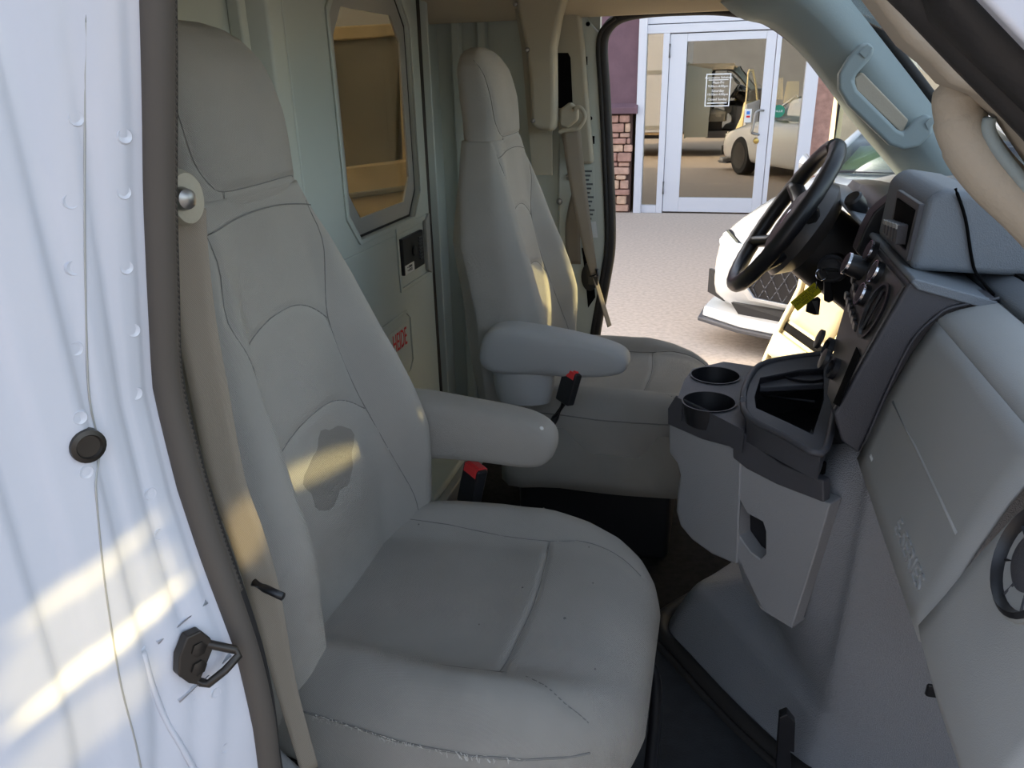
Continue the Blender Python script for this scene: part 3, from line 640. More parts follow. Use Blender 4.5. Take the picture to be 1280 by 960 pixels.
    def ctop(s, x):
        W = lerp_table(CW, x); k = (1-max(0, (x-x1)/Rr)**2.4)**(1/2.4) if x < x1+Rr else 0.0
        bol = lerp_table([(-.05, .040), (0.1, .046), (0.25, .040), (0.36, .016), (.48, 0)], x)
        gg = sstep(.50, .76, np.abs(s))*(1-.45*sstep(.80, 1, np.abs(s)))
        sh = np.power(np.clip(1-np.abs(s)**4.5, 0, 1), 1/4.5)
        zm = 0.868; top = 0.945+0.006*math.sin(max(0, x)/0.46*math.pi)-zm+0.010*sstep(.2, .33, x)
        return zm+(top*sh+bol*gg*sh**0.5)*k, zm-(0.055*sh)*k+0.0, W
    cs = [[(.155, -.02), (.157, .10), (.152, .275), (.156, .33), (.146, .38), (.125, .425)], [(-.155, -.02), (-.157, .10), (-.150, .275), (-.165, .325), (-.185, .365), (-.19, .395)], [(-.150, .275), (0, .285), (.152, .275)]]
    rows = []
    xs_ = np.concatenate([np.linspace(-0.05, 0.34, 84), 0.34+0.1179*np.sin(np.linspace(0, 1, 30)[1:]*math.pi/2)])
    for x in xs_:
        tp, bt, W = ctop(ts, x); P = np.stack([ts*W, np.full_like(ts, x)], 1)
        for sm_ in cs: tp = tp-0.0035*np.exp(-(polydist(P, sm_)/0.005)**2)
        rows.append([(x0+x, y0+c, a) for a, c in zip(tp, P[:, 0])]+[(x0+x, y0+c, a) for a, c in zip(bt[::-1][1:-1], P[::-1, 0][1:-1])])
    cu = grid('cushion', rows, 'fabric', R_, closed=True, caps=True)
    def cz(y, x):
        t_, b_, W = ctop(np.array([min(.995, abs(y)/lerp_table(CW, x))]), x); return float(t_[0])
    for sm_ in cs:
        pp = smooth_path([Vector((a, b, 0)) for a, b in sm_], 4)
        tube('seam', [(x0+p.y, y0+p.x, cz(p.x, p.y)-0.0028) for p in pp], 0.0008, 'thread', cu, n=5)
    # side panel seam with its worn edge (outboard side)
    def side_pt(x, s=0.985, sg=-1):
        t_, b_, W = ctop(np.array([s]), x); return Vector((x0+x, y0+sg*W*s, float(t_[0])))
    sp = [side_pt(x) for x in np.linspace(-0.02, 0.40, 30)]
    tube('side_seam', sp, 0.0016, 'thread', cu, n=5)
    if not driver:
        v = []; f = []
        for i in range(170):
            x = random.uniform(0.06, 0.33); p = side_pt(x)+Vector((0, -0.0008, random.uniform(-.003, .003)))
            d = Vector((random.uniform(-1, 1), -0.5, random.uniform(-1, 1)))*0.005; n_ = len(v); e = Vector((0.0005, 0, 0.0004))
            v += [p-e, p+e, p+d+e, p+d-e]; f.append((n_, n_+1, n_+2, n_+3))
        fr_ = mk('frayed_threads', v, f, 'fray', cu); fr_['kind'] = 'stuff'
        for (y, x, r) in ((-.03, .335, .0022), (.06, .36, .0012), (-.11, .39, .0012), (.03, .26, .0014), (.145, .34, .0012), (.15, .05, .0016), (.22, .25, .0015), (-.06, .22, .001)):
            lathe('spot', [(r, -0.0006), (r*0.8, 0.0006), (0.0002, 0.0008)], (x0+x, y0+y, cz(y, x)+0.0005), (0, 0, 1), 'thread', cu, n=8)
        # damp stain on the lumbar panel: same cloth, a patch with its own outline
        rows = []
        for i in range(9):
            rr = i/8
            ring = []
            for j in range(36):
                a = 2*math.pi*j/36; r = 0.052*(1+0.16*math.sin(2*a+.6)+0.10*math.sin(5*a)+.05*math.sin(9*a))*rr
                y, z = -0.012+r*math.cos(a)*1.30, 1.150+r*math.sin(a)*1.0
                ring.append((x0+fx(y, z)+0.0006-0.0008*(rr > .95), y0+y, z))
            rows.append(ring)
        grid('stain', rows, 'stain', back, closed=True)
    # inboard armrest
    ya = y0+arm_sign*0.285
    ax0, ax1, az = (x0-0.03, x0+0.262, 1.085) if not driver else (x0-0.055, x0+0.262, 1.10)
    out = []
    hh_ = 0.052
    if driver:
        pr = [(-0.02, -.02), (-0.005, .035), (0.03, .056), (.10, .056), (.20, .042), (.285, .020), (.312, 0.0), (.308, -.026), (.28, -.040), (.20, -.050), (.10, -.052), (.03, -.052), (-0.005, -.044)]
    else:
        pr = [(-0.03, -.03), (-0.03, .045), (0.02, .058), (.10, .054), (.18, .046), (.25, .032), (.282, .012), (.290, -.012), (.282, -.038), (.255, -.052), (.18, -.054), (.08, -.054), (0, -.052)]
    prs = smooth_path([Vector((ax0+a, 0, az+b)) for a, b in pr], 4, True)
    cen = Vector((sum(p.x for p in prs)/len(prs), 0, sum(p.z for p in prs)/len(prs)))
    rows = []
    hwid = 0.038
    for k in np.linspace(-1, 1, 17):
        sc_ = (1-abs(k)**3.2)**(1/3.2)
        shr = 0.030*(1-sc_)
        rows.append([Vector((p.x-(p.x-cen.x)/max(1e-4, (p-cen).length)*shr, ya+hwid*k, p.z-(p.z-cen.z)/max(1e-4, (p-cen).length)*shr)) for p in prs])
    ar = grid('armrest', rows, 'vinyl' if driver else 'fabric', R_, closed=True, caps=True)
    for kk in ((-0.80,) if driver else (-0.80,)):
        tube('armrest_seam', [Vector((p.x-(p.x-cen.x)/(p-cen).length*0.0085, ya+hwid*kk, p.z-(p.z-cen.z)/(p-cen).length*0.0085)) for p in prs], 0.0012, 'thread', ar, n=5, closed=True)
    if driver:
        lathe('arm_pivot', [(0.030, -0.03), (0.062, -0.02), (0.070, 0.02), (0.072, 0.06)], (ax0+0.075, ya+0.01, az-0.105), (0, 0, 1), 'vinyl', R_, n=24, sx=0.6, xdir=(0, 1, 0))
    else:
        lathe('worn_spot', [(0.004, 0), (0.003, 0.0012), (0.001, 0.0012)], (ax0+.268, ya-.022, az+0.0225), (0.5, -0.3, 0.8), 'fray', ar, n=10)
    # pedestal and frame
    b0 = y0-0.20; b1 = y0+0.20
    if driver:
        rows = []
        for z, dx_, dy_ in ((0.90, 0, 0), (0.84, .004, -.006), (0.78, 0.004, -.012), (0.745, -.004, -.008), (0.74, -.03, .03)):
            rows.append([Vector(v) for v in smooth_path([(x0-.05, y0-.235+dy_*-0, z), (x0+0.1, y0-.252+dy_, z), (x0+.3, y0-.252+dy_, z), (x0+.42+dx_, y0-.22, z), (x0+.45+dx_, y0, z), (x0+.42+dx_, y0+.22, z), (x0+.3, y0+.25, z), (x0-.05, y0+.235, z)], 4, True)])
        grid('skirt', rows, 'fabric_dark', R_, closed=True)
    bx('pedestal', x0-0.02, x0+0.36, b0, b1, FZ, 0.81, 'plastic_black', R_, bevel=0.02)
    bx('slide_rail', x0-0.04, x0+0.42, b0-0.01, b0+0.03, 0.80, 0.83, 'metal_dark', R_, bevel=0.004)
    bx('slide_rail', x0-0.04, x0+0.42, b1-0.03, b1+0.01, 0.80, 0.83, 'metal_dark', R_, bevel=0.004)
    if not driver:
        sh_ = [(x0-.06, 0, .925), (x0-.02, 0, .925), (x0+.02, 0, .885), (x0+.06, 0, .845), (x0+.16, 0, .80), (x0+.30, 0, .775), (x0+.30, 0, .70), (x0-.06, 0, .70)]
        prism('side_shield', [(a, y0-.288, c) for a, b, c in sh_], (0, 0.03, 0), 'plastic_grey', R_, bevel=0.012, seg=3)
        prism('shield_gap', [(x0+.045, y0-.294, .842), (x0+.075, y0-.294, .842), (x0+.20, y0-.294, .787), (x0+.19, y0-.294, .765), (x0+.08, y0-.294, .79)], (0, 0.008, 0), 'black_gap', R_)
        tube('recline_lever', [(x0+.055, y0-.300, .832), (x0+.10, y0-.304, .822), (x0+.16, y0-.304, .795)], 0.011, 'vinyl', R_, n=10, sm=4)
        tube('adjust_bar', [(x0+.39, y0+.17, .80), (x0+.44, y0+.165, .74), (x0+.46, y0+.10, .72), (x0+.46, y0-.14, .72), (x0+.43, y0-.17, .76)], 0.010, 'plastic_black', R_, n=8, sm=4)
    return R_
ps = make_seat('passenger_seat', 'grey cloth passenger seat in the foreground with a damp stain on its backrest', -0.50, 0.885, 1)
ds = make_seat('driver_seat', 'grey cloth driver seat beyond, beside the open driver door', -0.42, 1.85, -1, True)

# ================================================================== BELTS AND BUCKLES
sbp = thing('seat_belt', 'beige passenger seat belt hanging beside the near door pillar', 'seat belt', (-0.42, 0.56, 0.62), 'front seat belts')
pth = [A(231, 262, y=.552), A(234, 310, y=.555), A(245, 400, y=.56), A(262, 490, y=.565), A(284, 600, y=.575), A(308, 668, y=.58), A(332, 748, y=.585), A(358, 860, y=.590), A(388, 965, y=.590)]
ribbon('webbing', pth, [Vector((0.014, 0.009, 0))]*5+[Vector((0.014, 0.009, 0.002)), Vector((0.012, 0.010, 0.004)), Vector((0.008, 0.008, 0.004)), Vector((0.006, 0.008, 0.003))], 'belt', sbp)
pt2 = [A(230, 275, y=.572), A(234, 380, y=.576), A(246, 470, y=.58), A(262, 560, y=.585), A(280, 650, y=.59)]
ribbon('rear_webbing', pt2, Vector((0.014, 0.009, 0)), 'belt', sbp)
c_ = A(224, 247, y=.545)
lathe('anchor_cover', [(0.010, -0.006), (0.019, -0.004), (0.023, 0.004), (0.020, 0.012), (0.010, 0.016), (0.002, 0.017)], c_, (0.95, -0.3, 0), 'trim_post', sbp, n=24, sx=0.72, xdir=(0, 1, 0))
lathe('anchor_bolt', [(0.0095, 0), (0.008, 0.007), (0.003, 0.010)], c_+Vector((0.012, -0.012, 0.001)), (0.95, -0.3, 0), 'steel', sbp, n=18)
pb = A(337, 738, y=.575)
tube('belt_stop', [A(317, 728, y=.566), A(330, 735, y=.564), A(354, 746, y=.562)], 0.0042, 'plastic_black', sbp, n=10)
sbd = thing('seat_belt', 'beige driver seat belt hanging from the far door pillar', 'seat belt', (-0.40, 2.25, 0.9), 'front seat belts')
pth = [A(714, 160, y=2.24), A(718, 200, y=2.24), A(727, 260, y=2.24), A(736, 310, y=2.24), A(743, 343, y=2.24)]
ribbon('webbing', pth, [Vector((0.027, 0, 0)), Vector((0.026, 0, 0)), Vector((0.022, 0, 0)), Vector((0.016, 0, 0.004)), Vector((0.010, 0, 0.004))], 'belt', sbd)
ribbon('lower_webbing', [A(743, 345, y=2.24), A(752, 375, y=2.22), A(762, 408, y=2.20)], Vector((0.004, 0.012, 0)), 'belt_edge', sbd)
ribbon('rear_webbing', [A(721, 232, y=2.285), A(716, 280, y=2.285), A(717, 330, y=2.29)], [Vector((0.010, 0, 0)), Vector((0.022, 0, 0)), Vector((0.022, 0, 0))], 'belt_edge', sbd)
prism('anchor_cover', pts_px([(699, 137), (712, 127), (722, 136), (722, 150), (709, 161), (699, 158)], y=2.235), (0, 0.03, 0), 'trim_post', sbd, bevel=0.008, seg=3)
tube('anchor_ring', pts_px([(716, 137), (724, 134), (730, 141), (730, 150), (723, 160), (716, 162), (703, 164), (699, 166)], y=2.232), 0.006, 'trim_post', sbd, n=8, sm=4)
tube('latch_tongue', [A(746, 336, y=2.235), A(746, 352, y=2.235)], 0.006, 'plastic_black', sbd, n=8)
bx('tongue_plate', A(736, 348, y=2.235).x, A(748, 348, y=2.235).x, 2.228, 2.234, A(742, 356, y=2.235).z, A(742, 345, y=2.235).z, 'plastic_black', sbd, bevel=0.002)
def buckle(label, px, top, size, y, lean):
    r = thing('seat_belt_buckle', label, 'buckle', A(*px, y=y), 'seat belt buckles'); c = A(*px, y=y)
    ax = Vector(lean).normalized(); sd_ = Vector((0.82, -0.57, 0)); sd_ = (sd_-ax*sd_.dot(ax)).normalized(); fr2 = sd_.cross(ax)
    rot = Matrix((sd_, fr2, ax)).transposed()
    box('body', c, (0.046*size, 0.024*size, 0.085*size), 'plastic_black', r, bevel=0.005*size, seg=3, rot=rot)
    box('release_button', c+ax*0.0425*size-fr2*0.0*size, (0.036*size, 0.016*size, 0.008*size), 'red', r, bevel=0.002, rot=rot)
    box('button_face', c+ax*0.034*size+fr2*(-0.0105*size), (0.036*size, 0.004, 0.018*size), 'red', r, bevel=0.001, rot=rot)
    box('button_face', c+ax*0.034*size+fr2*(0.0105*size), (0.036*size, 0.004, 0.018*size), 'red', r, bevel=0.001, rot=rot)
    tube('stalk', [c-ax*0.04*size, c-ax*0.085*size-Vector((0.01, 0, 0)), c-ax*0.15*size-Vector((0.03, 0, 0.01))], 0.008, 'plastic_black', r, n=8)
buckle('black passenger belt buckle with red button below the near armrest', (590, 607), None, 1.0, 1.175, (0.22, 0.06, 1))
buckle('black driver belt buckle with red button below the far armrest', (711, 483), None, 0.92, 1.535, (0.25, 0.05, 1))
# ================================================================== ENGINE COVER
YC = 1.40
def cut(o, cutters):
    for c in cutters:
        m = o.modifiers.new('cut', 'BOOLEAN'); m.operation = 'DIFFERENCE'; m.object = c; m.solver = 'EXACT'
    bpy.context.view_layer.update()
    dg = bpy.context.evaluated_depsgraph_get(); me = bpy.data.meshes.new_from_object(o.evaluated_get(dg))
    o.modifiers.clear(); old = o.data; o.data = me; me.name = old.name
    me.set_sharp_from_angle(angle=math.radians(40))
    for c in cutters: bpy.data.objects.remove(c)
ec = thing('engine_cover', 'grey moulded engine cover rising from the floor under the console', 'engine cover', (0.2, YC, FZ))
lv = [ (FZ,   [(.75, .98), (.42, 1.015), (.26, 1.05), (.19, 1.09), (.10, 1.185), (.01, 1.30), (-.035, 1.36), (-.045, 1.40)]),
       (.575, [(.75, .985), (.42, 1.02), (.26, 1.053), (.195, 1.095), (.11, 1.195), (.025, 1.31), (-.018, 1.365), (-.028, 1.40)]),
       (.625, [(.75, .99), (.42, 1.02), (.26, 1.055), (.20, 1.10), (.125, 1.21), (.045, 1.32), (.005, 1.37), (-.004, 1.40)]),
       (.645, [(.75, .99), (.42, 1.02), (.26, 1.055), (.202, 1.102), (.130, 1.215), (.054, 1.325), (.015, 1.374), (.007, 1.40)]),
       (.653, [(.75, .99), (.42, 1.02), (.26, 1.055), (.203, 1.103), (.134, 1.219), (.061, 1.329), (.024, 1.377), (.018, 1.40)]),
       (.657, [(.75, .99), (.42, 1.02), (.26, 1.055), (.205, 1.105), (.14, 1.225), (.07, 1.335), (.035, 1.38), (.03, 1.40)]),
       (.675, [(.75, .99), (.42, 1.02), (.26, 1.055), (.21, 1.11), (.155, 1.24), (.11, 1.345), (.09, 1.385), (.088, 1.40)]),
       (.70,  [(.75, .99), (.42, 1.02), (.255, 1.055), (.212, 1.11), (.17, 1.25), (.15, 1.35), (.148, 1.385), (.148, 1.40)]),
       (.78,  [(.75, .99), (.42, 1.02), (.250, 1.052), (.217, 1.085), (.155, 1.15), (.135, 1.27), (.13, 1.33), (.13, 1.40)]),
       (.95,  [(.75, .99), (.42, 1.015), (.252, 1.045), (.222, 1.075), (.150, 1.14), (.125, 1.25), (.125, 1.32), (.125, 1.40)]),
       (1.10, [(.75, .99), (.42, 1.02), (.258, 1.052), (.226, 1.078), (.165, 1.13), (.13, 1.25), (.13, 1.32), (.13, 1.40)]),
       (1.155, [(.75, 1.02), (.42, 1.05), (.270, 1.075), (.235, 1.10), (.19, 1.20), (.185, 1.35), (.185, 1.385), (.185, 1.40)])]
rows = []
for z, h in lv:
    zz_ = [z]*4+[min(z, 1.10)]+[min(z, 1.05+0.02*(z > 1.15))]*3
    full = [Vector((a, b, q)) for (a, b), q in zip(h, zz_)]+[Vector((a, 2*YC-b, min(q, 1.06))) for (a, b), q in zip(h[::-1][1:], zz_[::-1][1:])]
    rows.append(smooth_path(full, 5))
grid('cover_shell', rows, 'plastic_kick', ec, sub=1)
seal = [p+Vector((-0.010, 0, 0.012)) for p in smooth_path([Vector((a, b, FZ)) for a, b in lv[0][1]]+[Vector((a, 2*YC-b, FZ)) for a, b in lv[0][1][::-1][1:]], 4)]
tube('floor_seal', seal, 0.017, 'rubber', ec, n=10, flat=0.8)
tube('floor_seal', [p+Vector((-0.022, -0.008, -0.006)) for p in seal], 0.009, 'rubber', ec, n=8)
nose = [A(a, b, z=zz_) for a, b, zz_ in [(905, 716, .672), (882, 733, .664), (872, 758, .654), (878, 782, .645), (898, 800, .638), (930, 818, .632)]]
for (a, b) in ((855, 775), (866, 784), (887, 782)):
    p = A(a, b, z=.64)
# ================================================================== CONSOLE
co = thing('center_console', 'grey and black centre console with cup holders and a storage bin', 'console', (0.08, 1.35, 0.80))
def vplane(p, q):
    d = (q-p); n = Vector((d.y, -d.x, 0)).normalized(); return p, n
P1, N1 = vplane(A(838, 530, y=1.28), A(922, 562, y=1.165))
P2, N2 = vplane(A(922, 580, y=1.165), A(1030, 628, y=1.07))
if N1.y > 0: N1 = -N1
if N2.y > 0: N2 = -N2
rp = [AP(a, b, P1, N1) for a, b in [(836, 528), (880, 548), (928, 562), (922, 708), (890, 694), (865, 676), (850, 658), (845, 640), (847, 612), (850, 596), (846, 580), (836, 566)]]
prism('rear_panel', rp, (0.004, 0.03, 0), 'plastic_grey', co, bevel=0.006)
outr = [AP(a, b, P2, N2) for a, b in [(917, 572), (972, 604), (1038, 630), (1017, 700), (990, 785), (952, 762), (930, 730), (919, 692)]]
inr = [AP(a, b, P2, N2) for a, b in [(923, 622), (934, 642), (953, 652), (957, 664), (957, 692), (950, 699), (938, 690), (924, 670)]]
ringprism('side_panel', outr, inr, -N2*0.032, 'plastic_grey', co, bevel=0.003)
bk_ = [p-N2*0.03 for p in inr]; prism('pocket_back', [bk_[0]+(bk_[0]-bk_[4])*.2]+[p+(p-(bk_[0]+bk_[4])/2)*.25 for p in bk_[1:]], -N2*0.02, 'plastic_black', co)
prism('panel_return', [outr[4], outr[5], outr[6], outr[7], outr[7]-N2*0.07, outr[6]-N2*0.07, outr[5]-N2*0.07, outr[4]-N2*0.07], (0, 0, 0.004), 'plastic_grey', co)
bx('core', -0.03, 0.20, 1.27, 1.50, 0.90, 1.06, 'plastic_grey', co, bevel=0.01)
t1_ = [AP(a, b, P1, N1)+N1*0.003 for a, b in [(836, 510), (846, 494), (884, 512), (928, 536), (928, 562), (880, 549), (836, 530)]]
prism('rear_trim', t1_, -N1*0.004, 'plastic_dark', co, bevel=0.004)
t2_ = [AP(a, b, P2, N2)+N2*0.003 for a, b in [(917, 546), (926, 535), (950, 560), (978, 580), (1031, 600), (1031, 628), (972, 605), (935, 586), (917, 572)]]
prism('side_trim', t2_, -N2*0.018, 'plastic_dark', co, bevel=0.003)
# top tray with the two rear cup holders
ZT = AP(846, 494, P1, N1).z
tp_ = [A(a, b, z=ZT) for a, b in [(847, 497), (856, 474), (866, 461), (905, 452), (945, 458), (940, 500), (930, 538), (884, 514)]]
tray = prism('cup_tray', [p-Vector((0, 0, 0.040)) for p in tp_], (0, 0, 0.040), 'plastic_dark', co)
c1, c2 = A(886, 503, z=ZT), A(894, 470, z=ZT)
def cyl(c, r, h, n=32):
    v = [Vector((c.x+r*math.cos(2*math.pi*i/n), c.y+r*math.sin(2*math.pi*i/n), c.z+s*h)) for s in (-1, 1) for i in range(n)]
    f = [tuple(range(n)), tuple(range(2*n-1, n-1, -1))]+[(i, (i+1) % n, n+(i+1) % n, n+i) for i in range(n)]
    return mk('cutter', v, f, 'plastic_black')
def local_cut(o, cs):
    b = wloc(o)
    cut(o, cs)
bpy.context.view_layer.update()
local_cut(tray, [cyl(c1, 0.044, 0.09), cyl(c2, 0.044, 0.09)])
for c in (c1, c2):
    lathe('cup_holder', [(0.0445, 0.001), (0.046, 0.0025), (0.0435, 0.0025), (0.041, -0.015), (0.037, -0.036), (0.001, -0.036)], c, (0, 0, 1), 'plastic_black', co, n=32, caps=False)
# storage bin
ZB = ZT+0.020
bo_ = [A(a, b, z=ZB) for a, b in [(929, 500), (934, 478), (950, 457), (985, 448), (1038, 444), (1046, 470), (1040, 530), (1026, 568), (985, 548), (936, 522)]]
bn = prism('bin', [p-Vector((0, 0, 0.042)) for p in bo_], (0, 0, 0.042), 'plastic_dark', co)
cin = [A(a, b, z=ZB) for a, b in [(943, 496), (950, 472), (1000, 462), (1030, 460), (1030, 500), (1016, 543), (985, 528), (945, 510)]]
ctr = prism('cutter', [p-Vector((0, 0, 0.058)) for p in cin], (0, 0, 0.10), 'plastic_black')
bpy.context.view_layer.update()
local_cut(bn, [ctr])
grid('bin_liner', [[p-Vector((0, 0, 0.003)) for p in cin], [p-Vector((0, 0, 0.082)) for p in cin]], 'plastic_black', co, closed=True, ang=30)
prism('bin_floor', [p-Vector((0, 0, 0.082)) for p in cin], (0, 0, 0.003), 'plastic_black', co)
tube('bin_rim', [p+Vector((0, 0, 0.001)) for p in bo_], 0.0055, 'plastic_dark', co, n=8, closed=True, sm=3)
dv = [A(a, b, z=ZB-0.035) for a, b in [(945, 492), (1018, 503)]]
tube('divider', dv, 0.004, 'plastic_dark', co, n=8)
sh = [A(a, b, z=ZB-0.012) for a, b in [(950, 474), (1028, 464), (1030, 480), (950, 484)]]
prism('front_shelf', sh, (0, 0, -0.01), 'plastic_dark', co, bevel=0.002)
lathe('cup_holder', [(0.040, 0.003), (0.043, 0.003), (0.040, -0.006), (0.001, -0.006)], A(1003, 467, z=ZB-0.010), (0, 0, 1), 'plastic_black', co, n=28, caps=False)
pk = [AP(a, b, P2, N2)-N2*0.012 for a, b in [(928, 545), (950, 566), (978, 584), (1020, 598), (1022, 584), (985, 560), (940, 535)]]
prism('side_pocket', pk, -N2*0.012, 'black_gap', co)
# ================================================================== DASHBOARD
da = thing('dashboard', 'grey dashboard with glove box and black centre stack', 'dashboard', (0.4, 1.35, 1.10))
PR = [(.222, 1.132), (.228, 1.150), (.238, 1.19), (.250, 1.238), (.268, 1.293), (.282, 1.325), (.292, 1.342)]
RO = [(.290, 1.338), (.293, 1.347), (.301, 1.354), (.316, 1.361), (.335, 1.367), (.358, 1.372)]
def sweep(name, pr, y0, y1, m, n=10, dx=0.0, **k):
    rows = [[Vector((a+dx, y0+(y1-y0)*i/n, b)) for a, b in pr] for i in range(n+1)]
    return grid(name, rows, m, da, **k)
gp = sweep('glove_panel', PR, 1.087, 0.685, 'plastic_panel', solid=0.004, offs=0)
sweep('ledge', [(.296, 1.330)]+RO+[(.372, 1.366)], 1.087, 0.47, 'plastic_panel', n=14)
def onglove(px, py):
    d = ray(px, py); best = None
    for i in range(len(PR)-1):
        (xa, za), (xb, zb_) = PR[i], PR[i+1]; n = Vector((-(zb_-za), 0, xb-xa)).normalized(); p = AP(px, py, (xa, 0, za), n)
        if za-0.002 <= p.z <= zb_+0.002: return p, n
    return AP(px, py, (PR[2][0], 0, PR[2][1]), (-1, 0, .3)), Vector((-1, 0, .3)).normalized()
tube('ridge', [onglove(a, b)[0]+onglove(a, b)[1]*0.0 for a, b in [(1118, 503), (1145, 557), (1172, 614), (1198, 668)]], 0.0032, 'plastic_panel', gp, n=8)
# raised series lettering along the lower edge of the glove box
pe, ne = onglove(1138, 692)
text('lettering', 'E-SERIES', pe+ne*0.0030, (0, -1, 0), (0.25, 0, 1), 0.027, 'plastic_panel', gp, ext=0.0011, sx=1.30)
pe, ne = onglove(1091, 573); text('small_lettering', '6100', pe+ne*0.0022, (0, -1, 0), (0.25, 0, 1), 0.008, 'label_white', gp)
# end panel with round vent
EP = [(.262, 1.080), (.246, 1.090), (.228, 1.115), (.217, 1.150), (.230, 1.19), (.243, 1.238), (.261, 1.293), (.276, 1.325), (.288, 1.340)]
def ybound(z): return 0.692-0.22*(z-1.150) if z > 1.150 else 0.692-1.30*(1.150-z)
rows = []
for i in range(13):
    r_ = []
    for (a, b) in EP:
        y_ = ybound(b); r_.append(Vector((a+(0.012 if i == 0 else (0.002 if i == 1 else 0)), (y_ if i == 0 else y_-0.006-(y_-0.476)*(i-1)/11), b)))
    rows.append(r_)
ep = grid('end_panel', rows, 'plastic_panel', da, solid=0.004, offs=0)
bx('end_return', .262, .42, 0.47, 0.60, 1.074, 1.086, 'plastic_panel', da, bevel=0.004)
vn = Vector((-1, 0, .30)).normalized(); vc = AP(1296, 703, (.243, 0, 1.238), vn)+vn*0.004
vt = lathe('round_vent', [(0.046, -0.004), (0.048, 0.003), (0.044, 0.006), (0.041, 0.001), (0.039, -0.016), (0.001, -0.018)], vc, vn, 'plastic_black', da, n=36, caps=False)
lathe('vent_ring', [(0.0475, 0.002), (0.050, 0.001), (0.0505, -0.004)], vc, vn, 'alu_trim', vt, n=36, caps=False)
lathe('vent_hub', [(0.026, -0.012), (0.026, 0.0), (0.020, 0.004), (0.001, 0.005)], vc, vn, 'plastic_dark', vt, n=28)
va, vb = frame_of(vn)
for k_ in range(8):
    a_ = k_*math.pi/4+0.2; d_ = va*math.cos(a_)+vb*math.sin(a_)
    tube('vane', [vc+d_*0.024-vn*0.003, vc+d_*0.042-vn*0.003], 0.0018, 'plastic_dark', vt, n=6)
# dash top
DT = [(.372, 1.366), (.375, 1.374), (.40, 1.385), (.46, 1.400), (.60, 1.412), (.86, 1.40)]
prism('end_cap', [(a, 0.47, b) for a, b in EP+RO[1:]+[(.40, 1.385), (.46, 1.400), (.60, 1.412), (.86, 1.40), (.86, 1.10)]], (0, 0.006, 0), 'plastic_panel', da)
sweep('top_pad', DT, 2.26, 0.47, 'dash_pad', n=16, solid=0.01, offs=1)
prism('pad_gap', [(.358, .48, 1.372), (.372, .48, 1.366), (.372, .48, 1.355), (.358, .48, 1.355)], (0, 1.7, 0), 'black_gap', da)
prism('defroster_slot', [A(a, b, z=1.392) for a, b in [(1258, 332), (1300, 352), (1300, 366), (1268, 346)]], (0, 0, 0.004), 'black_gap', da)
# centre stack
cs_ = pts_px([(1137, 352), (1042, 519), (1052, 552), (1074, 568), (1112, 482), (1140, 427), (1168, 398), (1190, 385), (1249, 374), (1200, 368)], y=1.09)
stk = prism('centre_stack', cs_, (0, 0.05, 0), 'plastic_dark', da, bevel=0.005)
tube('stack_bead', pts_px([(1076, 566), (1113, 481), (1141, 426), (1169, 397), (1191, 384), (1249, 373)], y=1.088), 0.0022, 'plastic_dark', stk, n=8, sm=4)
S0, S1 = A(1137, 352, y=1.09), A(1042, 519, y=1.09)
SN = Vector((-(S0.z-S1.z), 0, (S0.x-S1.x))).normalized()
prism('stack_top', [(S0.x, 1.085, S0.z), (S0.x+.004, 1.085, S0.z+.006), (.358, 1.085, 1.374), (.358, 1.085, 1.36), (S0.x+.01, 1.085, S0.z-.01)], (0, 1.1, 0), 'dash_pad', da, bevel=0.003)
stz = Vector((S0.x-S1.x, 0, S0.z-S1.z)).normalized()
def onstk(px, py, o=0.0): return AP(px, py, S0, SN)+SN*o
sf_ = [S1+Vector((0, .02, 0)), S0+Vector((0, .02, 0)), S0+Vector((0, .30, 0)), S0+Vector((0, .26, 0))-stz*0.08, S1+Vector((0, .19, 0))+stz*0.06, S1+Vector((0, .08, 0))]
prism('stack_face', sf_, -SN*0.10, 'plastic_dark', stk, bevel=0.004)
bz = [S1+Vector((0, .006, 0))+stz*0.006, S0+Vector((0, .006, 0))-stz*0.008, S0+Vector((0, .29, 0))-stz*0.008, S0+Vector((0, .25, 0))-stz*0.08, S1+Vector((0, .18, 0))+stz*0.06, S1+Vector((0, .07, 0))+stz*.004]
bzl = prism('bezel', bz, SN*0.004, 'plastic_bezel', stk, bevel=0.002)
cv = onstk(1097, 390); rv = lathe('oval_vent', [(0.041, 0.004), (0.043, 0.008), (0.038, 0.008), (0.034, 0.001), (0.02, 0.004), (0.001, 0.005)], cv, SN, 'plastic_black', stk, n=36, sx=1.0)
tube('vent_bar', [cv+stz*0.030+SN*0.007, cv-stz*0.030+SN*0.007], 0.003, 'plastic_dark', rv, n=6)
for (a, b, r_) in ((1096, 317, .017), (1103, 343, .017), (1086, 371, .017)):
    p = onstk(a, b); kn = lathe('control_knob', [(r_, 0.004), (r_, 0.012), (r_*0.8, 0.016), (0.001, 0.016)], p, SN, 'plastic_black', stk, n=24)
    lathe('chrome_ring', [(r_*0.92, 0.0155), (r_*1.02, 0.0155), (r_*1.04, 0.012)], p, SN, 'chrome', kn, n=24, caps=False)
p = onstk(1083, 338); hk = lathe('switch_knob', [(.019, 0.002), (.018, 0.022), (.016, 0.036), (.001, 0.037)], p, SN, 'plastic_black', stk, n=20)
lathe('chrome_ring', [(.0165, 0.0355), (.0182, 0.035), (.0185, 0.031)], p, SN, 'chrome', hk, n=20, caps=False)
for i in range(6):
    q = onstk(1063+i*2.2, 372+i*7.5, 0.006); box('button', q, (0.006, 0.020, 0.013), 'plastic_black', stk, bevel=0.002)
for i in range(3):
    q = onstk(1071+i*1.8, 352+i*9, 0.006); box('button', q, (0.006, 0.018, 0.012), 'plastic_black', stk, bevel=0.002)
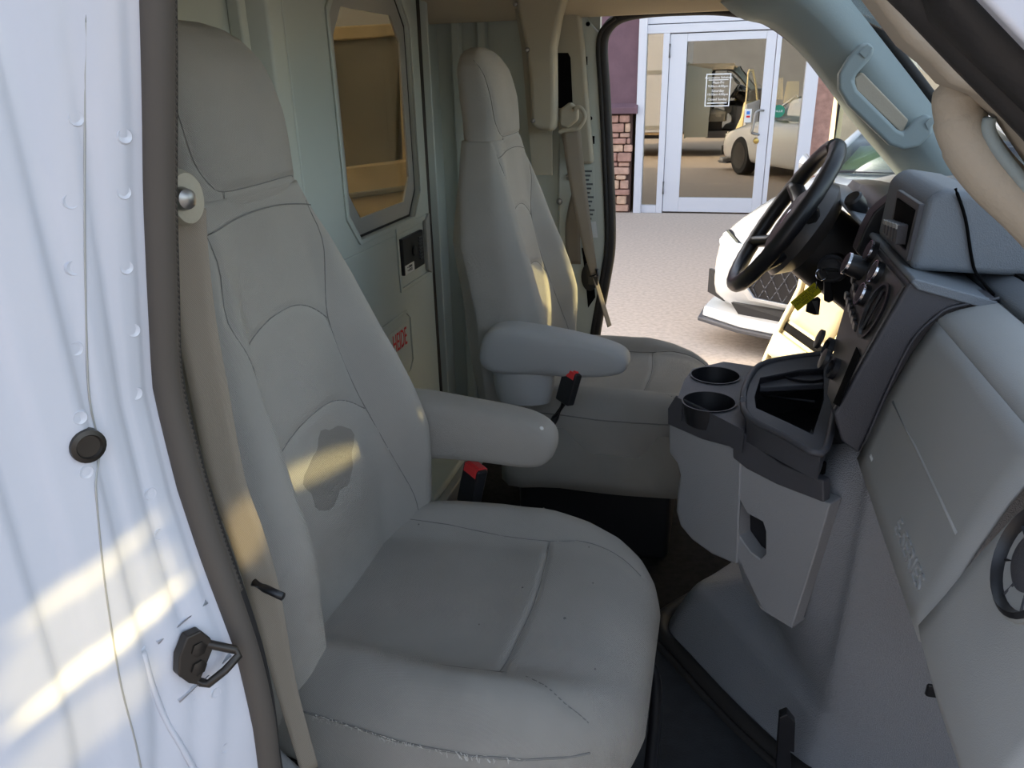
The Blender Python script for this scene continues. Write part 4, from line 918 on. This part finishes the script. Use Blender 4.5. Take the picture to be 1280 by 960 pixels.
sl = [onstk(a, b, 0.005) for a, b in [(1076, 436), (1080, 446), (1054, 510), (1047, 506)]]
prism('radio_slot', sl, SN*0.002, 'black_gap', stk)
for (a, b) in ((1041, 437), (1048, 463)):
    p = onstk(a, b); po = lathe('power_outlet', [(.017, 0.002), (.017, 0.012), (.012, 0.014), (.011, 0.004), (.001, 0.004)], p, SN, 'plastic_black', stk, n=22)
    lathe('outlet_cap', [(.016, 0.020), (.016, 0.026), (.001, 0.028)], p+Vector((0, 0.004, 0.008)), SN, 'plastic_black', po, n=22)
# vent pod on top of the dash
pd = [Vector((a, 1.150, b)) for a, b in [(.262, 1.395), (.268, 1.492), (.288, 1.508), (.34, 1.500), (.41, 1.455), (.44, 1.39)]]
pod = prism('vent_pod', pd, (0, 0.26, 0), 'dash_pad', da, bevel=0.012, seg=3)
ringprism('pod_bezel', [(.2575, 1.158, 1.408), (.2575, 1.305, 1.408), (.2615, 1.305, 1.486), (.2615, 1.158, 1.486)], [(.2575, 1.172, 1.420), (.2575, 1.292, 1.420), (.2615, 1.292, 1.475), (.2615, 1.172, 1.475)], (0.016, 0, 0), 'plastic_dark', pod, bevel=0.002)
bx('pod_cavity', .2600, .2640, 1.172, 1.292, 1.420, 1.475, 'black_gap', pod)
for i in range(5):
    bx('pod_vane', .246, .2630, 1.19+i*0.021, 1.203+i*0.021, 1.424, 1.452-i*.002, 'plastic_dark', pod, bevel=0.002)
    bx('vane_edge', .2445, .2465, 1.19+i*0.021, 1.203+i*0.021, 1.446-i*.002, 1.452-i*.002, 'alu_trim', pod)
tube('pod_seam', [(.300, 1.148, 1.508), (.318, 1.147, 1.47), (.334, 1.147, 1.42), (.345, 1.147, 1.395), (.362, 1.12, 1.374)], 0.0022, 'black_gap', pod, n=6, sm=4)
ih = [Vector((a, 1.41, b)) for a, b in [(.30, 1.36), (.285, 1.40), (.30, 1.448), (.34, 1.45), (.46, 1.42), (.48, 1.36)]]
rows = []
for (y, s) in ((1.41, 1.0), (1.55, .62), (1.75, .36), (2.0, .30), (2.2, .12)):
    rows.append([Vector((p.x+0.035*(1-s), y, 1.36+(p.z-1.36)*(0.35+0.65*s))) for p in ih])
grid('instrument_hood', rows, 'plastic_black', da, closed=True, caps=True)
hb = pts_px([(1131, 218), (1124, 240), (1108, 252), (1092, 266), (1080, 288), (1070, 315), (1086, 330), (1098, 305), (1112, 285), (1130, 270)], y=1.42)
prism('hood_edge', hb, (0, 0.05, 0), 'plastic_black', da, bevel=0.006)
bx('lower_driver_panel', .46, .60, 1.40, 2.24, 1.18, 1.37, 'plastic_dark', da, bevel=0.03)
# clips
kc = thing('floor_clip', 'small black clip at the edge of the passenger floor seal', 'clip', A(984, 935, y=1.02))
prism('clip_body', pts_px([(970, 960), (974, 897), (984, 893), (994, 906), (993, 942), (988, 940), (990, 985), (975, 985)], y=1.02), (0, 0.018, 0), 'plastic_black', kc, bevel=0.003)
kp = AP(1163, 858, (.30, 1.03, .9), (0.1, -1, 0))
bx('kick_hook', kp.x-.008, kp.x+.014, kp.y-.012, kp.y+.03, kp.z-.012, kp.z+.012, 'plastic_black', ec, bevel=0.004)

# ================================================================== STEERING
wt, wb = A(1046, 184, y=1.86), A(918, 352, y=1.86)
wc = (wt+wb)/2; tv = (wt-wb).normalized(); WR = (wt-wb).length/2
wn = Vector((tv.z, 0, -tv.x)); yv = Vector((0, 1, 0))
sw = thing('steering_wheel', 'black steering wheel turned edge on in front of the driver seat', 'steering wheel', wc)
rim = [wc+(tv*math.cos(a)+yv*math.sin(a))*WR for a in [2*math.pi*i/64 for i in range(64)]]
tube('rim', rim, [0.0180, 0.0188]*32, 'plastic_black', sw, n=12, closed=True)
hc_ = wc+wn*0.035
lathe('airbag_pad', [(0.001, -0.034), (0.07, -0.030), (0.112, -0.012), (0.120, 0.02), (0.09, 0.05)], hc_, wn, 'plastic_bezel', sw, n=32)
for a in (0.35, math.pi-0.35, math.pi+0.6, -0.6):
    d = tv*math.sin(a)*1.0+yv*math.cos(a); q0 = hc_+d*0.07; q1 = wc+d*(WR-0.006)
    tube('spoke', [q0, (q0+q1)/2+wn*0.008, q1], 0.021, 'plastic_black', sw, n=8, sm=3, flat=0.7)
lathe('horn_emblem', [(0.026, -0.031), (0.022, -0.034), (0.001, -0.035)], hc_, wn, 'chrome', sw, n=24, sx=0.5)
sco = thing('steering_column', 'black plastic steering column with shift lever and ignition switch', 'steering column', wc+wn*0.2)
rows = []
for d_, a_, b_, oz in ((0.055, .075, .078, 0), (0.09, .078, .085, -.004), (0.16, .078, .088, -.008), (0.165, .072, .082, -.008), (0.22, .072, .082, -.012), (0.32, .080, .085, -.02), (0.40, .09, .10, -.03)):
    c = wc+wn*d_+tv*oz
    rows.append([c+yv*a_*math.copysign(abs(math.cos(t))**0.75, math.cos(t))+tv*b_*math.copysign(abs(math.sin(t))**0.75, math.sin(t)) for t in [2*math.pi*i/36 for i in range(36)]])
grid('shroud', rows, 'plastic_black', sco, closed=True, caps=True, ang=35)
tube('shift_lever', [A(1088, 300, y=1.76), A(1092, 286, y=1.72), A(1088, 275, y=1.69), A(1080, 266, y=1.68), A(1070, 254, y=1.67)], 0.0075, 'plastic_black', sco, n=8, sm=4)
k0, k1 = A(1080, 268, y=1.68), A(1063, 243, y=1.66); kd = (k1-k0).normalized()
lathe('shift_knob', [(0.008, 0), (0.014, 0.012), (0.0185, 0.03), (0.0185, 0.046), (0.015, 0.050), (0.001, 0.049)], k0, kd, 'plastic_black', sco, n=20)
tube('turn_stalk', [A(1010, 262, y=1.95), A(1024, 244, y=2.0), A(1032, 250, y=2.06)], 0.009, 'plastic_black', sco, n=8)
ig = A(1040, 336, y=1.765); iax = Vector((-0.35, -0.9, 0.05)).normalized()
lathe('ignition_switch', [(0.032, -0.02), (0.031, 0.004), (0.026, 0.008), (0.022, 0.006), (0.018, 0.010), (0.001, 0.012)], ig, iax, 'plastic_dark', sco, n=26)
box('ignition_key_bow', ig+iax*0.018, (0.034, 0.012, 0.007), 'plastic_black', sco, bevel=0.002)
# keys and tag
ky = thing('key_ring', 'bunch of keys with a yellow tag hanging from the ignition', 'keys', A(1028, 345, y=1.74))
rc = A(1027, 343, y=1.738)
ra, rb2 = cR, cU
tube('ring', [rc+(ra*math.cos(t)+rb2*math.sin(t))*0.0125 for t in [2*math.pi*i/20 for i in range(20)]], 0.0012, 'chrome', ky, n=6, closed=True)
tg = pts_px([(988, 378), (1018, 353), (1027, 365), (997, 389)], y=1.735)
tgo = prism('tag', tg, (0, 0.0016, 0), 'tag_yellow', ky)
td = (tg[1]-tg[0]).normalized(); tu = (tg[0]-tg[3]).normalized(); tcn = (tg[0]+tg[1]+tg[2]+tg[3])/4
text('tag_print', 'STK# 3410  E450\nVAN WHITE 2014\nIIIIIIII II III', tcn-Vector((0, 0.0008, 0)), td, tu, 0.0078, 'olive_print', tgo, ext=0.0003, spacing=0.85)
tube('tag_link', [rc-rb2*0.011, A(1021, 352, y=1.733), A(1020, 360, y=1.733)], 0.0012, 'chrome', ky, n=6)
prism('key_fob', pts_px([(1030, 352), (1040, 354), (1042, 376), (1036, 379), (1030, 376)], y=1.735), (0, 0.010, 0), 'plastic_black', ky, bevel=0.002)
prism('key_head', pts_px([(1009, 378), (1022, 371), (1026, 374), (1024, 394), (1018, 394), (1007, 390)], y=1.745), (0, 0.006, 0), 'plastic_black', ky, bevel=0.002)
prism('key_blade', pts_px([(1015, 377), (1022, 376), (1024, 392), (1021, 394), (1019, 386)], y=1.743), (0, 0.0018, 0), 'steel', ky)

# ================================================================== GRAB HANDLE (driver pillar)
gh = thing('grab_handle', 'grey-blue grab handle on the far windshield pillar', 'handle', A(1105, 130, y=2.12))
go = [A(a, b, y=2.09) for a, b in [(1087, 53), (1094, 60), (1090, 72), (1072, 92), (1068, 100), (1072, 112), (1122, 162), (1130, 166), (1148, 148), (1160, 142), (1168, 150), (1166, 168), (1150, 183), (1130, 188), (1112, 182), (1060, 132), (1048, 112), (1048, 92), (1060, 72), (1076, 54)]]
grip = prism('grip', go, (0, 0.032, 0), 'trim_teal', gh, bevel=0.010, seg=3)
grip.location = Vector(grip.location)
prism('grip_pad', [A(a, b, y=2.105) for a, b in [(1068, 98), (1078, 90), (1136, 150), (1128, 168), (1070, 112)]], (0, 0.03, 0), 'trim_beige', gh, bevel=0.004)
for pp in ([(1074, 66), (1084, 55), (1091, 60), (1081, 73)], [(1156, 154), (1164, 146), (1169, 152), (1160, 162)]):
    prism('screw_cap', [A(a, b, y=2.088) for a, b in pp], (0, -0.0015, 0), 'trim_teal', gh, bevel=0.0007)

# ================================================================== PASSENGER SIDE PILLAR TRIM (right foreground)
pt = struct(prism('trim_4', pts_px([(815, -330), (955, -150), (1067, -8), (1117, 58), (1143, 79), (1166, 104), (1200, 118), (1240, 150), (1282, 212), (1340, 290), (1540, 545), (1570, 500), (1340, 228), (1282, 166), (1206, 81), (1122, -8), (1000, -150), (860, -330)], y=.58), (0, -0.045, 0), 'trim_beige', bevel=0.012, seg=3), 'beige trim on the near windshield pillar')
tube('handle_rail', pts_px([(1215, 95), (1196, 118), (1200, 152), (1216, 188), (1244, 224), (1286, 264), (1350, 330), (1395, 350), (1420, 350)], y=.575), [.012, .014, .0155, .0165, .0165, .0165, .0165, .0165, .014], 'trim_beige', pt, n=16, sm=8)
tube('handle_rim', pts_px([(1238, 146), (1236, 162), (1250, 190), (1290, 240)], y=.56), 0.004, 'trim_teal', pt, n=8, sm=5)
t5 = struct(tube('trim_5', pts_px([(850, -330), (1000, -150), (1060, -90), (1148, -5), (1215, 66), (1286, 138), (1370, 225), (1580, 450)], y=.47), 0.0105, 'rubber', n=12), 'black rubber weatherstrip on the near windshield pillar')
tube('inner_lip', pts_px([(1050, -80), (1135, -3), (1205, 74), (1284, 157), (1360, 240), (1560, 460)], y=.50), 0.006, 'rubber', t5, n=8)
tube('outer_lip', pts_px([(1085, -100), (1190, -5), (1250, 52), (1290, 90), (1370, 168), (1600, 400)], y=.455), 0.014, 'rubber', t5, n=12)
tube('outer_lip', pts_px([(1160, -60), (1215, -10), (1262, 36), (1300, 74), (1370, 142), (1610, 380)], y=.45), 0.008, 'rubber', t5, n=12)
prism('pillar_skin', pts_px([(950, -330), (1100, -150), (1170, -65), (1225, -5), (1285, 58), (1360, 130), (1620, 370), (1700, 300), (1430, 50), (1330, -60), (1250, -150), (1090, -330)], y=.42), (0, 0.012, 0), 'paint_white', t5, bevel=0.003)

# ================================================================== OPEN DRIVER DOOR
dd = thing('driver_door', 'open driver door with sunlit tan inner panel and window', 'door', (0.40, 2.8, 0.45))
H0 = Vector((0.66, 2.40, 0)); E0 = Vector((0.378, 3.20, 0)); du = (E0-H0).normalized(); dn_ = Vector((-du.y, du.x, 0)); dn_ = dn_ if dn_.x < 0 else -dn_
def dp(u, z, off=0): return H0+du*u+Vector((0, 0, z))+dn_*off
LD = (E0-H0).length
prism('shell', [dp(0, .45), dp(LD, .45), dp(LD, 1.13), dp(0, 1.20)], -dn_*0.05, 'paint_white', dd, bevel=0.008)
ringprism('window_frame', [dp(0.0, 1.15), dp(LD, 1.12), dp(LD, 1.76), dp(LD-.06, 1.82), dp(0.52, 1.82), dp(0.2, 1.5)], [dp(0.09, 1.18), dp(LD-.05, 1.15), dp(LD-.05, 1.74), dp(LD-.09, 1.775), dp(0.55, 1.775), dp(0.25, 1.46)], -dn_*0.022, 'door_trim', dd, bevel=0.004)
tube('window_seal', [dp(LD-.052, 1.13, 0.002), dp(LD-.052, 1.74, 0.002)], 0.012, 'rubber', dd, n=8)
prism('pane', [dp(0.09, 1.17), dp(LD-.05, 1.14), dp(LD-.05, 1.74), dp(LD-.09, 1.775), dp(0.55, 1.775), dp(0.25, 1.46)], -dn_*0.004, 'glass', dd)
# inner panel: profile leaning into the cab towards the map pocket
ipf = [(1.19, .0), (1.15, .03), (1.05, .045), (.95, .05), (.90, .055), (.86, .06), (.80, .09), (.70, .13), (.60, .165), (.52, .185), (.47, .15), (.46, .02)]
rows = [[dp(LD*k_, z, o_) for z, o_ in ipf] for k_ in np.linspace(0.02, 0.985, 12)]
grid('inner_panel', rows, 'door_trim', dd, caps=True)
def ipo(z): return float(np.interp(-z, [-a for a, b in ipf], [b for a, b in ipf]))
def patch(name, us, zs_, m, th):
    rows = [[dp(LD*u, z, ipo(z)+0.001+th) for z in zs_] for u in us]
    v = grid(name, rows, m, dd, solid=th, offs=-1); return v
patch('cloth_insert', np.linspace(.50, .90, 6), np.linspace(.90, .76, 6), 'door_cloth', 0.006)
patch('pocket_opening', np.linspace(.45, .92, 6), np.linspace(.745, .715, 3), 'black_gap', 0.002)
patch('pocket_opening', np.linspace(.74, .93, 6), np.linspace(.59, .52, 3), 'black_gap', 0.002)
patch('armrest_rib', np.linspace(.40, .95, 6), np.linspace(.705, .615, 5), 'door_trim', 0.016)
patch('armrest_rib', np.linspace(.915, .955, 3), np.linspace(.93, .50, 9), 'door_trim', 0.014)
patch('armrest_rib', np.linspace(.42, .48, 3), np.linspace(.93, .50, 9), 'door_trim', 0.014)
for i in range(5):
    for j in range(6):
        u, z = .22+i*0.028, .88-j*0.03
        lathe('speaker_hole', [(0.006, 0), (0.006, 0.0015)], dp(LD*u, z, ipo(z)), dn_, 'black_gap', dd, n=8)
text('panel_print', 'AIRBAG', dp(LD*.86, .965, ipo(.965)+.002), du*-1 if du.dot(cR) < 0 else du, (0, 0, 1), 0.02, 'grey_print', dd)

# ================================================================== PARKED CAR
hv = Vector((-0.45, -0.89, 0)).normalized(); car = thing('sports_car', 'white sports car parked in front of the shop', 'car', (0, 0, 0))
nosep = Vector((0.72, 4.72, 0)); car.location = nosep-hv*2.36; car.rotation_euler = (0, 0, math.atan2(hv.y, hv.x))
stn = [(2.36, .70, .30, .56, .66, .45), (2.33, .80, .24, .60, .69, .50), (2.22, .90, .20, .66, .735, .58), (2.0, .94, .19, .72, .80, .64), (1.6, .955, .19, .79, .89, .68), (1.25, .955, .19, .83, .945, .70), (0.95, .955, .19, .86, .98, .72), (0.4, .95, .19, .88, .93, .80), (-.6, .95, .19, .90, .95, .80), (-1.4, .955, .19, .93, .99, .78), (-2.0, .93, .22, .93, 1.0, .74), (-2.35, .86, .30, .90, .96, .68), (-2.42, .8, .4, .8, .88, .6)]
rows = []
for (x, hw, zb, zs2, zt, tw) in stn:
    h = [(0, zb), (hw*.9, zb), (hw*.985, zb+.10), (hw, (zb+zs2)/2), (hw*.97, zs2-.02), (hw*.93, zs2+.01), ((hw*.93+tw)/2, (zs2+zt)/2+.012), (tw, zt), (tw*.5, zt+.015), (0, zt+.02)]
    rows.append([Vector((x, a, b)) for a, b in h]+[Vector((x, -a, b)) for a, b in h[::-1][1:-1]])
grid('body', rows, 'car_white', car, closed=True, caps=True, local=True, sub=1)
cbn = [(1.0, .74, .97, .70), (0.35, .70, 1.32, .56), (0.0, .70, 1.375, .55), (-.5, .70, 1.37, .54), (-1.0, .70, 1.25, .52), (-1.6, .72, 1.0, .60)]
rows = [[Vector((x, s*v_, z)) for s, v_, z in ((-1, hw+.04, .92), (-1, hw, zt*.9+.1*.92), (-1, tw, zt-.01), (-1, tw*.5, zt+.012), (1, tw*.5, zt+.012), (1, tw, zt-.01), (1, hw, zt*.9+.1*.92), (1, hw+.04, .92))] for x, hw, zt, tw in cbn]
grid('roof', rows[1:], 'car_white', car, local=True, sub=1)
wsv = [Vector((1.0, -.70, .98)), Vector((1.04, 0, 1.0)), Vector((1.0, .70, .98)), Vector((.38, .54, 1.335)), Vector((.36, 0, 1.36)), Vector((.38, -.54, 1.335))]
wso = mk('windshield', wsv, [(0, 1, 4, 5), (1, 2, 3, 4)], 'glass_car', car, local=True, solid=0.006)
for s in (-1, 1):
    tube('windshield_pillar', [(1.02, s*.72, .975), (.70, s*.645, 1.16), (.36, s*.56, 1.345)], 0.028, 'car_white', car, n=10, local=True)
    mk('side_glass', [Vector((.95, s*.76, .97)), Vector((.36, s*.60, 1.31)), Vector((-.6, s*.60, 1.31)), Vector((-.9, s*.77, .97))], [(0, 1, 2, 3)], 'glass_car', car, local=True, solid=0.006)
    # headlight, corner intake, wheels
    hl = [Vector((2.30, s*.50, .640)), Vector((2.27, s*.68, .675)), Vector((2.12, s*.83, .715)), Vector((2.14, s*.865, .65)), Vector((2.24, s*.80, .60)), Vector((2.31, s*.60, .585))]
    ho = prism('headlight', hl, (0.03, s*0.02, 0.0), 'glass_car', car, local=True, bevel=0.004); 
    prism('headlight_housing', [v-Vector((0.01, 0, 0)) for v in hl], (0.02, s*0.012, 0.0), 'plastic_black', car, local=True)
    ci = [Vector((2.27, s*.80, .46)), Vector((2.20, s*.905, .46)), Vector((2.20, s*.905, .30)), Vector((2.29, s*.74, .28))]
    prism('corner_intake', ci, (0.02, s*0.008, 0), 'plastic_black', car, local=True)
    for wx in (1.42, -1.35):
        wh = lathe('wheel', [(0.23, 0.0), (0.31, 0.0), (0.335, 0.03), (0.335, 0.2), (0.31, 0.23)], (wx, s*.73, .335), (0, s, 0), 'tyre', car, n=32, local=True)
        lathe('wheel_rim', [(0.22, 0.232), (0.235, 0.235), (0.235, 0.15), (0.05, 0.20), (0.01, 0.21)], (wx, s*.73, .335), (0, s, 0), 'plastic_black', car, n=10, local=True)
    tube('mirror', [(.72, s*.80, 1.0), (.70, s*.95, 1.02)], [.05, .07], 'car_white', car, n=12, local=True)
gr = [Vector((2.375, -.62, .50)), Vector((2.375, -.50, .60)), Vector((2.385, 0, .615)), Vector((2.375, .50, .60)), Vector((2.375, .62, .50)), Vector((2.375, .50, .36)), Vector((2.385, 0, .34)), Vector((2.375, -.50, .36))]
grl = prism('grille', gr, (0.012, 0, 0), 'plastic_black', car, local=True, bevel=0.003)
ringprism('grille_surround', [Vector((2.36, v.y*1.08, .478+(v.z-.478)*1.2)) for v in gr], gr, (0.03, 0, 0), 'car_white', car, local=True, bevel=0.006)
gv, gf = [], []
for i in range(-13, 14):
    for sg in (-1, 1):
        for (y0_, y1_) in ((i*.08-.0, i*.08+.14*sg),):
            z0_, z1_ = .355, .60
            def clip(y, z): return abs(y) < .60-abs(z-.48)*0.9
            n_ = 8
            for q in range(n_):
                ya = y0_+(y1_-y0_)*q/n_; yb = y0_+(y1_-y0_)*(q+1)/n_; za = z0_+(z1_-z0_)*q/n_; zb2 = z0_+(z1_-z0_)*(q+1)/n_
                if clip(ya, za) and clip(yb, zb2):
                    b0_ = len(gv); gv += [Vector((2.390, ya-.004, za)), Vector((2.390, ya+.004, za)), Vector((2.390, yb+.004, zb2)), Vector((2.390, yb-.004, zb2))]; gf.append((b0_, b0_+1, b0_+2, b0_+3))
gm = mk('grille_mesh', gv, gf, 'plastic_dark', grl, local=True, solid=0.004); gm['kind'] = 'stuff'
li = [Vector((2.35, -.66, .30)), Vector((2.36, -.60, .235)), Vector((2.37, 0, .225)), Vector((2.36, .60, .235)), Vector((2.35, .66, .30)), Vector((2.36, 0, .305))]
prism('lower_intake', li, (0.03, 0, 0), 'plastic_black', car, local=True)
prism('splitter', [Vector((2.52, 0, .145)), Vector((2.50, .55, .145)), Vector((2.40, .88, .145)), Vector((2.15, .97, .145)), Vector((2.0, .9, .145)), Vector((2.0, -.9, .145)), Vector((2.15, -.97, .145)), Vector((2.40, -.88, .145)), Vector((2.50, -.55, .145))], (0, 0, 0.025), 'plastic_dark', car, local=True, bevel=0.006)
prism('bumper_lip', [Vector((2.49, 0, .17)), Vector((2.47, .55, .17)), Vector((2.36, .87, .17)), Vector((2.1, .94, .17)), Vector((2.1, -.94, .17)), Vector((2.36, -.87, .17)), Vector((2.47, -.55, .17))], (-0.02, 0, 0.065), 'car_white', car, local=True, bevel=0.012)
# price sheet behind the windshield
sh4 = [Vector((.90, -.60, 1.0)), Vector((.90, -.20, 1.02)), Vector((.62, -.20, 1.17)), Vector((.62, -.56, 1.15))]
prc = mk('price_sheet', sh4, [(0, 1, 2, 3)], 'paper_green', car, local=True, solid=0.002)
tube('wiper', [(1.02, -.55, 1.0), (1.06, 0.1, 1.02)], 0.008, 'plastic_black', car, n=6, local=True)
